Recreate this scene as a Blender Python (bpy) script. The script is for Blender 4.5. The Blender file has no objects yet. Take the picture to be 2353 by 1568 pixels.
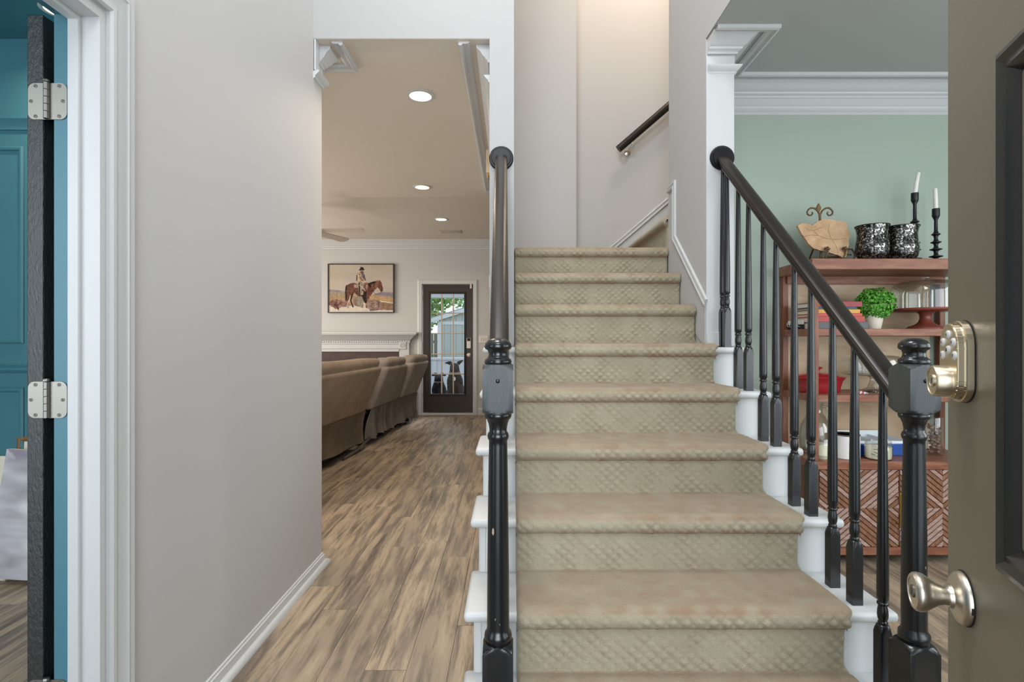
import bpy, bmesh, math, random
import numpy as np
from mathutils import Vector, Matrix
R = random.Random(7)
PI = math.pi
S = bpy.context.scene
COL = S.collection

# ------------------------------------------------------------------ camera, sky, lights, exposure
H = 1.17                    # eye height above the floor
F = 1220.0                  # focal length in pixels of the 2353 px wide frame
cam_d = bpy.data.cameras.new('camera'); cam = bpy.data.objects.new('camera', cam_d); COL.objects.link(cam)
cam_d.sensor_width = 36; cam_d.lens = F / 2353 * 36; cam_d.clip_start = 0.02
cam.location = (0, 0, H); cam.rotation_euler = (PI / 2, 0, 0)
S.camera = cam
S.view_settings.view_transform = 'Standard'; S.view_settings.look = 'None'
S.view_settings.gamma = 1; S.view_settings.use_curve_mapping = False
S.view_settings.exposure = 0.42
W = bpy.data.worlds.new('sky'); S.world = W; W.use_nodes = True
bg = W.node_tree.nodes['Background']; bg.inputs[0].default_value = (0.82, 0.91, 1.0, 1); bg.inputs[1].default_value = 1.25

def area(name, loc, target, sx, sy, power, col=(1, 1, 1), spread=PI):
    l = bpy.data.lights.new(name, 'AREA'); l.shape = 'RECTANGLE'; l.size = sx; l.size_y = sy
    l.energy = power; l.color = col; l.spread = spread
    o = bpy.data.objects.new(name, l); COL.objects.link(o); o.location = loc
    o.rotation_euler = (Vector(target) - Vector(loc)).to_track_quat('-Z', 'Y').to_euler()
    return o
DAY = (0.93, 0.97, 1.0); WARM = (1.0, 0.80, 0.58); SOFT = (1.0, 0.93, 0.85); NEUT = (0.97, 0.98, 1.0)
area('entry_daylight', (0.0, -2.2, 1.6), (0.1, 3, 1.3), 2.0, 2.4, 78, DAY)
area('foyer_overhead_fill', (-0.3, 1.5, 5.1), (-0.1, 1.9, 0), 0.9, 0.9, 54, NEUT)  # added overhead fill for walls and treads, no known fixture
area('foyer_high_fill', (-0.1, -0.4, 3.7), (0.2, 3, 1.9), 1.4, 1.4, 34, DAY)  # fill light added high at the front, standing in for an unseen window
area('stair_ceiling_lamp', (1.2, 3.6, 5.0), (0.8, 3.9, 2.0), 0.5, 0.5, 24, WARM)
area('dining_front_fill', (2.6, -0.6, 1.6), (1.7, 3.0, 1.2), 1.8, 1.7, 20, DAY)  # added area light for the dining room front, no window modelled
area('dining_side_fill', (3.5, 1.1, 1.5), (-1.0, 1.6, 1.2), 1.5, 1.5, 20, DAY)  # added fill from the right, brightens the left wall and stair side
area('study_fill', (-2.7, -0.7, 1.6), (-2.5, 3.2, 1.2), 1.4, 1.6, 15, DAY)  # added fill for the study, acts as a window out of view
area('living_side_fill', (-4.6, 6.2, 1.6), (-1.0, 6.0, 1.1), 2.6, 1.6, 84, SOFT)  # added fill inside the left wall, which has no window
area('living_near_fill', (-3.6, 3.3, 1.6), (-1.2, 6.5, 0.9), 1.2, 1.4, 26, SOFT)  # second added fill, aimed along the sofa backs
sun = bpy.data.lights.new('sun', 'SUN'); sun.energy = 3.0; sun.angle = 0.3; so = bpy.data.objects.new('sun', sun); COL.objects.link(so)
so.rotation_euler = (math.radians(42), 0, math.radians(160))

def px(x, y, d):            # a sight line of the photograph followed to distance d
    return Vector(((x - 1176.5) / F * d, d, H - (y - 784) / F * d))
def X_(x, d): return (x - 1176.5) / F * d
def Z_(y, d): return H - (y - 784) / F * d

# ------------------------------------------------------------------ materials
def lin(c):
    c = c / 255.0
    return c / 12.92 if c <= 0.04045 else ((c + 0.055) / 1.055) ** 2.4
def rgb(h):
    h = h.lstrip('#'); return (lin(int(h[0:2], 16)), lin(int(h[2:4], 16)), lin(int(h[4:6], 16)), 1)
class NT:
    def __init__(s, m): s.t = m.node_tree; s.n = s.t.nodes; s.l = s.t.links; s.b = s.n['Principled BSDF']
    def new(s, typ, **kw):
        n = s.n.new(typ)
        for k, v in kw.items(): setattr(n, k, v)
        return n
    def link(s, a, b): s.l.new(a, b)
    def coords(s, scale=(1, 1, 1), kind='Object', rot=(0, 0, 0), rnd=0):
        tc = s.new('ShaderNodeTexCoord'); mp = s.new('ShaderNodeMapping')
        mp.inputs['Scale'].default_value = scale; mp.inputs['Rotation'].default_value = rot
        s.link(tc.outputs[kind], mp.inputs[0])
        if rnd:
            oi = s.new('ShaderNodeObjectInfo'); mu = s.new('ShaderNodeMath', operation='MULTIPLY'); mu.inputs[1].default_value = rnd
            s.link(oi.outputs['Random'], mu.inputs[0]); s.link(mu.outputs[0], mp.inputs['Location'])
        return mp.outputs[0]
    def noise(s, vec, scale, detail=4, rough=0.55, dist=0.0):
        n = s.new('ShaderNodeTexNoise'); n.inputs['Scale'].default_value = scale; n.inputs['Detail'].default_value = detail
        n.inputs['Roughness'].default_value = rough; n.inputs['Distortion'].default_value = dist
        s.link(vec, n.inputs['Vector']); return n.outputs[0]
    def ramp(s, fac, stops):
        r = s.new('ShaderNodeValToRGB'); e = r.color_ramp.elements
        while len(e) < len(stops): e.new(0.5)
        for i, (p, c) in enumerate(stops): e[i].position = p; e[i].color = rgb(c) if isinstance(c, str) else c
        s.link(fac, r.inputs[0]); return r.outputs[0]
    def mix(s, fac, a, b, mode='MIX'):
        m = s.new('ShaderNodeMix', data_type='RGBA', blend_type=mode)
        for sock, v in ((m.inputs[0], fac), (m.inputs[6], a), (m.inputs[7], b)):
            if hasattr(v, 'is_output'): s.link(v, sock)
            else: sock.default_value = v
        return m.outputs[2]
    def bump(s, h, strength, dist=0.002):
        b = s.new('ShaderNodeBump'); b.inputs['Strength'].default_value = strength; b.inputs['Distance'].default_value = dist
        s.link(h, b.inputs['Height']); s.link(b.outputs[0], s.b.inputs['Normal'])
def mat(name, col, rough=0.5, metal=0.0, bump=None, var=None, spec=0.5, scale=(1, 1, 1), coat=0, rnd=0, emit=None):
    m = bpy.data.materials.new(name); m.use_nodes = True; t = NT(m); b = t.b
    b.inputs['Base Color'].default_value = rgb(col); b.inputs['Roughness'].default_value = rough; b.inputs['Metallic'].default_value = metal
    b.inputs['Specular IOR Level'].default_value = spec; b.inputs['Coat Weight'].default_value = coat
    if bump or var: vec = t.coords(scale, rnd=rnd)
    if var: t.link(t.ramp(t.noise(vec, var[1], 5, 0.6), [(0.3, col), (0.7, var[0])]), b.inputs['Base Color'])
    if bump: t.bump(t.noise(vec, bump[0], 5, 0.6), bump[1], bump[2] if len(bump) > 2 else 0.002)
    if emit: b.inputs['Emission Color'].default_value = rgb(emit[0]); b.inputs['Emission Strength'].default_value = emit[1]
    return m
def wood(name, stops, rough, stretch, scale, bump=0.15, spec=0.4, rnd=37.0, ring=0.0):
    m = bpy.data.materials.new(name); m.use_nodes = True; t = NT(m)
    v = t.coords(stretch, rnd=rnd); n = t.noise(v, scale, 7, 0.62, 0.5 + ring)
    t.link(t.ramp(n, stops), t.b.inputs['Base Color']); t.b.inputs['Roughness'].default_value = rough; t.b.inputs['Specular IOR Level'].default_value = spec
    t.bump(n, bump, 0.002); return m
def glass(name, tint='ffffff', rough=0.0, w=0.92):
    m = bpy.data.materials.new(name); m.use_nodes = True; t = NT(m)
    out = t.n['Material Output']; tr = t.new('ShaderNodeBsdfTransparent'); gl = t.new('ShaderNodeBsdfGlossy'); mx = t.new('ShaderNodeMixShader')
    tr.inputs[0].default_value = rgb(tint); gl.inputs['Roughness'].default_value = rough
    lw = t.new('ShaderNodeLayerWeight'); lw.inputs[0].default_value = 0.35
    mr = t.new('ShaderNodeMapRange'); mr.inputs['To Min'].default_value = 1 - w; mr.inputs['To Max'].default_value = 0.75
    t.link(lw.outputs['Facing'], mr.inputs[0]); t.link(mr.outputs[0], mx.inputs[0]); t.link(tr.outputs[0], mx.inputs[1]); t.link(gl.outputs[0], mx.inputs[2])
    t.link(mx.outputs[0], out.inputs[0]); return m

M = {}
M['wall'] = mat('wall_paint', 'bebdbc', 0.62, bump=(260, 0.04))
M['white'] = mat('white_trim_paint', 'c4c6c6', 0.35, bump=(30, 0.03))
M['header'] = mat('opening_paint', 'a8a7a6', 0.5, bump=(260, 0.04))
M['ceil'] = mat('ceiling_paint', 'd2cabd', 0.8, bump=(180, 0.05))
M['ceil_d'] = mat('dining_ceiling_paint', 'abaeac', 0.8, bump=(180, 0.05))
M['green'] = mat('sage_paint', 'a0ada0', 0.6, bump=(260, 0.04))
M['teal'] = mat('teal_paint', '3f7480', 0.5, bump=(200, 0.03))
M['teal_l'] = mat('teal_jamb_paint', '467886', 0.4)
M['black'] = mat('black_gloss_paint', '16181a', 0.2, bump=(60, 0.10), scale=(8, 8, 0.7), spec=0.6)
M['blackm'] = mat('black_block_sheen', '2b3335', 0.38, bump=(70, 0.4), scale=(9, 9, 0.6), spec=0.7)  # same black as the post, lightened: door reflection put into the base colour
M['matte_black'] = mat('satin_black_paint', '141518', 0.35, spec=0.3)
M['rail'] = mat('dark_rail_paint', '26211d', 0.30, bump=(40, 0.05), scale=(6, 1, 6), spec=0.32)
M['doorblk'] = mat('black_door_paint', '232624', 0.34, bump=(190, 0.8, 0.004), scale=(1, 1, 0.35), spec=1.0)
M['olive'] = mat('dark_olive_door_paint', '77705f', 0.36, bump=(70, 0.10), scale=(5, 5, 0.5), spec=0.5)
M['olive_dk'] = mat('dark_moulding_paint', '2a2926', 0.22, bump=(50, 0.15), spec=0.6)
M['brown_door'] = mat('dark_brown_door_paint', '332921', 0.3, bump=(40, 0.08), scale=(5, 5, 0.5))
M['nickel'] = mat('satin_nickel', 'd4cdc0', 0.32, 1.0, bump=(60, 0.04))
M['nickel_w'] = mat('worn_warm_nickel', 'd6c9b0', 0.30, 1.0, bump=(40, 0.05))
M['hinge'] = mat('hinge_steel', '9b9890', 0.42, 1.0, bump=(40, 0.05))
M['screw'] = mat('screw_steel', '77756f', 0.4, 1.0)
M['button'] = mat('keypad_button_plastic', 'd5d4d0', 0.4)
M['ink'] = mat('black_ink', '151515', 0.7)
M['bronze'] = mat('aged_bronze', '6a553b', 0.4, 0.8, bump=(90, 0.3))
M['iron'] = mat('black_iron', '16181a', 0.4, 0.3)
M['candle'] = mat('white_candle_wax', 'ece9e2', 0.45)
M['pot'] = mat('cream_pot_glaze', 'e4ddcd', 0.45)
M['leaf'] = mat('topiary_leaf', '3f8a26', 0.5, var=('6fb83f', 60))
M['redpot'] = mat('red_enamel', '9b2029', 0.18, coat=0.4)
M['can'] = mat('white_can_paint', 'e6e4e2', 0.35)
M['canmetal'] = mat('can_rim_tin', '9c9a95', 0.3, 1.0)
M['blue'] = mat('blue_plastic', '1b4a9a', 0.35)
M['trayw'] = mat('white_tray_plastic', 'dfe5ea', 0.4)
M['cream'] = mat('cream_wax', 'eae2c8', 0.45)
M['paper'] = mat('book_paper', 'd9d2c4', 0.8, bump=(3, 0.5), scale=(1, 1, 300))
M['brass'] = mat('brushed_brass', 'b08d45', 0.3, 1.0)
M['pine'] = mat('dried_petals', '6d4a38', 0.8, var=('b39a88', 40))
M['glass'] = glass('clear_glass', 'f4f7f6'); M['pane'] = glass('window_glass', 'f6faff', 0, 0.96)
M['plate_w'] = mat('switch_plate', 'd8d3ca', 0.4)
M['lamp'] = mat('lamp_lens', 'fff6e6', 0.4, emit=('ffe9c8', 3.2))
M['chime'] = mat('cream_plastic', 'e8d6b4', 0.45)
M['firebox'] = mat('fireplace_tile', '4a2f26', 0.4, var=('2e1e19', 8))
M['sofa'] = mat('taupe_microfibre', '8b7d6d', 0.9, var=('a09080', 7), bump=(120, 0.15), spec=0.2)
M['sofa2'] = mat('grey_brown_microfibre', '9a9086', 0.9, var=('857a70', 6), bump=(120, 0.15), spec=0.2)
M['sofabase'] = mat('black_dust_cover', '141414', 0.8)
M['vent'] = mat('vent_enamel', 'b9b1a5', 0.5)
M['frame_blk'] = mat('black_picture_frame', '1f1916', 0.4)
M['goldwood'] = mat('brown_gilt_frame', '6b4a2c', 0.4, var=('8a6a3f', 30))
M['mat_board'] = mat('cream_mat_board', 'ddd6c4', 0.8)
M['fur_b'] = mat('black_fur', '101218', 0.75, bump=(80, 0.4), spec=0.2)
M['fur_g'] = mat('dark_grey_brindle_fur', '37302d', 0.8, bump=(80, 0.4), var=('231f1e', 10), spec=0.2)
M['fur_w'] = mat('white_fur', 'cfcac4', 0.8)
M['collar'] = mat('tan_collar', '7d6c54', 0.6)
M['siding'] = mat('grey_shed_siding', 'aaaca8', 0.7); M['shedroof'] = mat('grey_shingle', '8d8f8e', 0.8, bump=(20, 0.4))
M['fence'] = mat('weathered_fence_wood', '8b8472', 0.8, var=('6f6a5b', 9), scale=(4, 4, 0.6))
M['grass'] = mat('grass', '5f7a3a', 0.9, var=('48612c', 6)); M['porch'] = mat('porch_concrete', 'b9bcbd', 0.8, var=('a9acad', 5))
M['tree'] = mat('tree_leaf', '5f8f3a', 0.6, var=('9fbf6a', 3)); M['bark'] = mat('bark', '5d4b3b', 0.9, bump=(10, 0.6), scale=(3, 3, 0.6))
M['cherry'] = wood('reddish_stained_wood', [(0.25, '5c3424'), (0.5, '7c4d38'), (0.75, '9a6850')], 0.38, (2.2, 2.2, 0.6), 9)
M['cherry_h'] = wood('reddish_board', [(0.25, '673a2a'), (0.5, '87553f'), (0.75, 'a2775e')], 0.4, (0.5, 3.5, 3.5), 9)
M['tanply'] = wood('tan_back_panel', [(0.25, '9a7f62'), (0.5, 'bda485'), (0.78, 'd2bfa4')], 0.5, (0.8, 1, 2.2), 3.5)
M['slat_a'] = wood('pinkish_slat_wood', [(0.25, '8a6a5e'), (0.5, 'a5877c'), (0.8, 'bda69b')], 0.5, (1, 1, 6), 12)
M['slat_b'] = wood('brown_slat_wood', [(0.25, '64402c'), (0.5, '835a42'), (0.8, 'a27c5f')], 0.5, (6, 1, 1), 12)
M['slab'] = mat('tan_fossil_stone', 'c9a780', 0.6, var=('a5835d', 18), bump=(35, 0.3))
M['dkwood'] = mat('mahogany_stand', '7c4034', 0.32, var=('854034', 8), scale=(1, 1, 5))
M['artcloth'] = mat('lavender_canvas_paint', 'b9b3c0', 0.7, var=('e4e2e4', 5), bump=(60, 0.3), scale=(1, 1, 2.4))

def floor_mat():
    m = bpy.data.materials.new('rustic_vinyl_plank'); m.use_nodes = True; t = NT(m)
    v = t.coords((9, 0.85, 1), rnd=53.0)
    a = t.noise(v, 2.0, 9, 0.72, 0.2)
    c = t.ramp(a, [(0.35, '584d43'), (0.45, '7f7263'), (0.53, 'a8957d'), (0.66, 'bba991')])
    v2 = t.coords((4.2, 0.7, 1), rnd=91.0); g = t.noise(v2, 2.1, 4, 0.55)
    c = t.mix(t.ramp(g, [(0.42, '000000'), (0.62, 'b8b8b8')]), c, rgb('84786a'))
    v3 = t.coords((26, 1.3, 1), rnd=17.0); k = t.noise(v3, 3.0, 3, 0.5)
    c = t.mix(t.ramp(k, [(0.26, 'a8a8a8'), (0.36, '000000')]), c, rgb('4a3a2c'))
    oi = t.new('ShaderNodeObjectInfo'); mr = t.new('ShaderNodeMapRange'); mr.inputs['To Min'].default_value = 0.88; mr.inputs['To Max'].default_value = 1.1
    t.link(oi.outputs['Random'], mr.inputs[0])
    hs = t.new('ShaderNodeHueSaturation'); t.link(mr.outputs[0], hs.inputs['Value']); t.link(c, hs.inputs['Color'])
    t.link(hs.outputs[0], t.b.inputs['Base Color']); t.b.inputs['Roughness'].default_value = 0.36; t.b.inputs['Specular IOR Level'].default_value = 0.4
    t.bump(k, 0.12, 0.001); return m
M['plank'] = floor_mat()
def carpet_mat():
    m = bpy.data.materials.new('tufted_carpet'); m.use_nodes = True; t = NT(m)
    v = t.coords(); n = t.noise(v, 5, 4, 0.6); f = t.noise(v, 330, 3, 0.6)
    c = t.ramp(n, [(0.3, '9d9680'), (0.7, 'ada690')])
    c = t.mix(t.ramp(f, [(0.30, 'aaaaaa'), (0.47, '000000')]), c, rgb('6b624e'))
    at = t.new('ShaderNodeAttribute', attribute_name='wear')      # soiled tread edges, browner than the risers
    c = t.mix(at.outputs['Fac'], c, rgb('957f68'))
    t.link(c, t.b.inputs['Base Color']); t.b.inputs['Roughness'].default_value = 0.95; t.b.inputs['Specular IOR Level'].default_value = 0.1
    t.b.inputs['Sheen Weight'].default_value = 0.15
    t.bump(f, 0.7, 0.004); return m
M['carpet'] = carpet_mat()
def mercury_mat():
    m = bpy.data.materials.new('mercury_glass'); m.use_nodes = True; t = NT(m); v = t.coords()
    vo = t.new('ShaderNodeTexVoronoi'); vo.inputs['Scale'].default_value = 150; t.link(v, vo.inputs['Vector'])
    c = t.ramp(vo.outputs['Color'], [(0.35, '2a2828'), (0.6, '5a5856'), (0.9, 'c8c6c2')])
    t.link(c, t.b.inputs['Base Color']); t.b.inputs['Metallic'].default_value = 0.85; t.b.inputs['Roughness'].default_value = 0.12
    t.bump(vo.outputs['Distance'], 0.18, 0.002); return m
M['mercury'] = mercury_mat()
def vcol_mat(name, rough=0.7):
    m = bpy.data.materials.new(name); m.use_nodes = True; t = NT(m)
    a = t.new('ShaderNodeAttribute', attribute_name='paint'); t.link(a.outputs['Color'], t.b.inputs['Base Color'])
    t.b.inputs['Roughness'].default_value = rough; t.b.inputs['Specular IOR Level'].default_value = 0.2; return m
M['paint'] = vcol_mat('painted_canvas')
def flat(h, rough=0.6): 
    k = 'flat_' + h
    if k not in M: M[k] = mat('plain_' + h, h, rough)
    return M[k]

# ------------------------------------------------------------------ mesh helpers (each returns a bmesh)
def nb(): return bmesh.new()
def box(x0, x1, y0, y1, z0, z1, bev=0.0, seg=2, b=None):
    b = b or nb()
    r = bmesh.ops.create_cube(b, size=1.0)
    for v in r['verts']:
        v.co = Vector((x0 + (v.co.x + .5) * (x1 - x0), y0 + (v.co.y + .5) * (y1 - y0), z0 + (v.co.z + .5) * (z1 - z0)))
    if bev > 0:
        es = list({e for v in r['verts'] for e in v.link_edges})
        bmesh.ops.bevel(b, geom=es, offset=bev, segments=seg, affect='EDGES', profile=0.5)
    return b
def lathe(prof, c=(0, 0, 0), seg=32, b=None, half=None, axis='Z', cap=True, sx=1, sy=1):
    """prof: (r, h) or (r, h, square) rows; half = half width of the square stock."""
    b = b or nb(); rings = []
    for p in prof:
        r, h = p[0], p[1]; ring = []
        for i in range(seg):
            a = 2 * PI * (i + 0.5) / seg if half is None else 2 * PI * i / seg + PI / 4
            rr = r
            if half is not None: rr = min(r, half / max(abs(math.cos(a)), abs(math.sin(a))))
            u, v = rr * math.cos(a) * sx, rr * math.sin(a) * sy
            co = {'Z': (u, v, h), 'Y': (u, h, v), 'X': (h, u, v)}[axis]
            ring.append(b.verts.new(Vector(co) + Vector(c)))
        rings.append(ring)
    for k in range(len(rings) - 1):
        for i in range(seg):
            j = (i + 1) % seg
            b.faces.new((rings[k][i], rings[k][j], rings[k + 1][j], rings[k + 1][i]))
    if cap:
        for ring in (rings[0], rings[-1]):
            try: b.faces.new(ring)
            except ValueError: pass
    bmesh.ops.recalc_face_normals(b, faces=b.faces); return b
def prism(pts, fn, h0, h1, b=None, bev=0.0, seg=2):
    """polygon pts (u, v) pushed from h0 to h1; fn(u, v, h) gives the 3-D point."""
    b = b or nb()
    lo = [b.verts.new(fn(u, v, h0)) for u, v in pts]; hi = [b.verts.new(fn(u, v, h1)) for u, v in pts]
    n = len(pts); fs = [b.faces.new(lo), b.faces.new(hi)]
    for i in range(n): fs.append(b.faces.new((lo[i], lo[(i + 1) % n], hi[(i + 1) % n], hi[i])))
    bmesh.ops.recalc_face_normals(b, faces=fs)
    if bev > 0:
        bmesh.ops.bevel(b, geom=list({e for f in fs for e in f.edges}), offset=bev, segments=seg, affect='EDGES')
    return b
def sweep(path, prof, up, b=None, closed=False, capped=True):
    """profile (u to the right of travel, v along up) pushed along a planar path with mitred corners."""
    b = b or nb(); up = Vector(up).normalized(); P = [Vector(p) for p in path]; n = len(P); rings = []
    def side(i, j): return (P[j] - P[i]).normalized().cross(up)
    for i in range(n):
        if closed: s1, s2 = side(i - 1, i), side(i, (i + 1) % n)
        elif i == 0: s1 = s2 = side(0, 1)
        elif i == n - 1: s1 = s2 = side(n - 2, n - 1)
        else: s1, s2 = side(i - 1, i), side(i, i + 1)
        s = (s1 + s2) / max(1e-6, 1 + s1.dot(s2))
        rings.append([b.verts.new(P[i] + s * u + up * v) for u, v in prof])
    m = len(prof); fs = []
    for k in range(n if closed else n - 1):
        a, c = rings[k], rings[(k + 1) % n]
        for i in range(m): fs.append(b.faces.new((a[i], a[(i + 1) % m], c[(i + 1) % m], c[i])))
    if capped and not closed: fs += [b.faces.new(rings[0]), b.faces.new(rings[-1])]
    bmesh.ops.recalc_face_normals(b, faces=fs); return b
def tube(path, r, seg=8, b=None, taper=None):
    b = b or nb(); P = [Vector(p) for p in path]; rings = []; prev = None
    for i, p in enumerate(P):
        t = (P[min(i + 1, len(P) - 1)] - P[max(i - 1, 0)]).normalized()
        if prev is None: s = t.orthogonal().normalized()
        else: s = (prev - t * prev.dot(t)).normalized()
        prev = s; q = t.cross(s); rr = r if taper is None else r * taper[i]
        rings.append([b.verts.new(p + s * rr * math.cos(2 * PI * k / seg) + q * rr * math.sin(2 * PI * k / seg)) for k in range(seg)])
    fs = []
    for a, c in zip(rings, rings[1:]):
        for k in range(seg): fs.append(b.faces.new((a[k], a[(k + 1) % seg], c[(k + 1) % seg], c[k])))
    fs += [b.faces.new(rings[0]), b.faces.new(rings[-1])]
    bmesh.ops.recalc_face_normals(b, faces=fs); return b
def ball(c, r, b=None, sc=(1, 1, 1), sub=2):
    b = b or nb(); g = bmesh.ops.create_icosphere(b, subdivisions=sub, radius=r)
    for v in g['verts']: v.co = Vector(c) + Vector((v.co.x * sc[0], v.co.y * sc[1], v.co.z * sc[2]))
    return b
def arc(c, r, a0, a1, n, plane='xz', flip=1):
    o = []
    for i in range(n + 1):
        a = a0 + (a1 - a0) * i / n; u, v = r * math.cos(a) * flip, r * math.sin(a)
        o.append(Vector(c) + (Vector((u, 0, v)) if plane == 'xz' else Vector((u, v, 0)) if plane == 'xy' else Vector((0, u, v))))
    return o

WO = {}
def worldloc(o):
    return WO.get(o.name, Vector((0, 0, 0)))
def obj(name, b, m, parent=None, local=False, smooth=None):
    me = bpy.data.meshes.new(name)
    if parent is not None and not local:
        w = worldloc(parent)
        for v in b.verts: v.co -= w
    b.to_mesh(me); b.free()
    o = bpy.data.objects.new(name, me); COL.objects.link(o)
    me.materials.append(M[m] if isinstance(m, str) else m)
    if smooth is not None:
        me.shade_smooth()
        if smooth < 179: me.set_sharp_from_angle(angle=math.radians(smooth))
    if parent is not None: o.parent = parent; WO[o.name] = worldloc(parent)
    return o
def tag(o, label, cat, group=None, kind=None):
    if label: o['label'] = label
    if cat: o['category'] = cat
    if group: o['group'] = group
    if kind: o['kind'] = kind
    return o
def thing(name, label, cat, loc=(0, 0, 0), rotz=0, group=None, kind=None):
    o = bpy.data.objects.new(name, None); COL.objects.link(o); o.location = loc; o.rotation_euler = (0, 0, rotz); o.empty_display_size = 0.05
    WO[o.name] = Vector(loc); return tag(o, label, cat, group, kind)
def struct(name, b, m, parent=None, smooth=None):
    o = obj(name, b, m, parent, smooth=smooth)
    if parent is None: o['kind'] = 'structure'
    return o
def dup_part(o, parent, loc=None, name=None):
    c = o.copy(); COL.objects.link(c); c.parent = parent; WO[c.name] = worldloc(parent)
    if loc is not None: c.location = loc
    return c
def dup(root, loc, label=None, group=None):
    r = root.copy(); COL.objects.link(r); r.location = loc; WO[r.name] = Vector(loc)
    if label: r['label'] = label
    if group: r['group'] = group
    for ch in list(root.children):
        c = ch.copy(); COL.objects.link(c); c.parent = r
        for g in list(ch.children):
            d = g.copy(); COL.objects.link(d); d.parent = c
    return r
def text(name, body, size, m, parent, mtx, extrude=0.0003, align='CENTER'):
    cu = bpy.data.curves.new('t', 'FONT'); cu.body = body; cu.size = size; cu.extrude = extrude; cu.align_x = align; cu.align_y = 'CENTER'
    t = bpy.data.objects.new('t', cu); COL.objects.link(t)
    dg = bpy.context.evaluated_depsgraph_get(); me = bpy.data.meshes.new_from_object(t.evaluated_get(dg))
    bpy.data.objects.remove(t); me.transform(mtx); me.name = name; me.materials.clear(); me.materials.append(M[m] if isinstance(m, str) else m)
    o = bpy.data.objects.new(name, me); COL.objects.link(o); o.parent = parent; WO[o.name] = worldloc(parent); return o
FACE_CAM = Matrix(((1, 0, 0, 0), (0, 0, -1, 0), (0, 1, 0, 0), (0, 0, 0, 1)))      # text standing up, read from -Y
def painted(name, nx, nz, colour, fn, parent, local=False):
    """flat picture print: a grid whose points carry colours; colour is an array [nz+1, nx+1, 3] in sRGB 0..255, row 0 at the top."""
    me = bpy.data.meshes.new(name); vs = []; fs = []
    for j in range(nz + 1):
        for i in range(nx + 1): vs.append(fn(i / nx, 1 - j / nz))
    if not local:
        w = worldloc(parent); vs = [Vector(v) - w for v in vs]
    for j in range(nz):
        for i in range(nx):
            a = j * (nx + 1) + i; fs.append((a, a + nx + 1, a + nx + 2, a + 1))
    me.from_pydata(vs, [], fs)
    ca = me.color_attributes.new('paint', 'FLOAT_COLOR', 'POINT')
    c = colour.reshape(-1, 3) / 255.0; c = np.where(c <= 0.04045, c / 12.92, ((c + 0.055) / 1.055) ** 2.4)
    ca.data.foreach_set('color', np.concatenate([c, np.ones((len(c), 1))], 1).astype(np.float32).ravel())
    me.materials.append(M['paint']); o = bpy.data.objects.new(name, me); COL.objects.link(o); o.parent = parent; WO[o.name] = worldloc(parent); return o
# ------------------------------------------------------------------ levels and planes of the house
XL, XR0, XR1 = -1.0, 0.975, 1.115       # left wall face, right stair wall faces
SL0, SL1 = -0.113, 0.010                # left stair wall faces
DH0, DH1 = 2.67, 2.79                   # the wall with the opening to the living room
ZH = 2.69; TOP = 5.3; ZC = 2.76; ZN_ = 2.69; ZD = 2.69
DN = [3.295, 3.05, 2.798, 2.547, 2.296, 2.044, 1.793, 1.541, 1.29]      # nosing distances, landing first
ZN = [H + o for o in (0.565, 0.375, 0.175, -0.03, -0.22, -0.415, -0.605, -0.792, -0.98)]
LB = 8.40                               # living room back wall
yz = lambda u, v, h: (h, u, v)          # polygon in the depth/height plane
xz = lambda u, v, h: (u, h, v)
xy = lambda u, v, h: (u, v, h)

# ------------------------------------------------------------------ floor of separate planks
floor = struct('floor', box(-5, 3.7, -0.5, LB + 0.1, -0.08, -0.006), flat('5a4a39', 0.6))
pl = box(-0.0747, 0.0747, -0.6085, 0.6085, -0.0055, 0, 0.0012, 1)
plank = None
for i in range(-24, 25):
    X0 = i * 0.15; off = R.random() * 1.22
    for j in range(-1, 8):
        y = off + j * 1.22
        a, c = y - 0.61, y + 0.61
        if y - 0.61 < -0.45 or a > LB - 0.05: continue
        show = False
        for d in (y - 0.5, y, y + 0.5):
            if d < 1.6: continue
            if -1.02 < X0 < -0.05 and d < 2.8: show = True
            if d >= 2.8 and -0.37 * d - 0.1 < X0 < -0.05: show = True
            if 1.0 < X0 < 2.9 and 1.6 < d < 3.2: show = True
            if X0 < -1.15 and d < 2.7 and X0 > -3: show = True
        if not show: continue
        if c > LB + 0.02:
            hl = (LB + 0.02 - a) / 2; o = obj('plank', box(-0.0747, 0.0747, -hl, hl, -0.0055, 0, 0.0012, 1), 'plank', floor, local=True); o.location = (X0, a + hl, 0); continue
        if plank is None: plank = obj('plank', pl, 'plank', floor, smooth=None); o = plank
        else: o = dup_part(plank, floor)
        o.location = (X0, y, 0)
# ------------------------------------------------------------------ walls and ceilings
# left wall with the study doorway
struct('wall_left', prism([(-0.3, 0), (0.45, 0), (0.45, 1.975), (1.302, 1.975), (1.302, 0), (DH1, 0), (DH1, TOP), (-0.3, TOP)], yz, -1.0735, XL), 'wall')
struct('wall_study_side', prism([(-0.3, 0), (0.44, 0), (0.44, 1.985), (1.312, 1.985), (1.312, 0), (DH0, 0), (DH0, ZD), (-0.3, ZD)], yz, -1.117, -1.074), 'teal')
fw = nb()
for a in ((-1.115, -0.62, 0, TOP), (0.42, 1.115, 0, TOP), (-0.62, 0.42, 2.08, 2.75), (-0.62, 0.42, 4.6, TOP)): box(a[0], a[1], -0.30, -0.16, a[2], a[3], b=fw)
struct('wall_front', fw, 'wall')
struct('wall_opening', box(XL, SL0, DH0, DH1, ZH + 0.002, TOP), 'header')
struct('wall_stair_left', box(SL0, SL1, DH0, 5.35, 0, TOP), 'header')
struct('wall_stair_right', prism([(-0.3, ZH + 0.002), (DH0, ZH + 0.002), (DH0, 0), (3.30, 0), (3.30, TOP), (-0.3, TOP)], yz, XR0, XR1), 'wall')
struct('wall_dining_back', box(XR1, 3.6, 3.15, 3.30, 0, ZD + 0.1), 'green')
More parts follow.
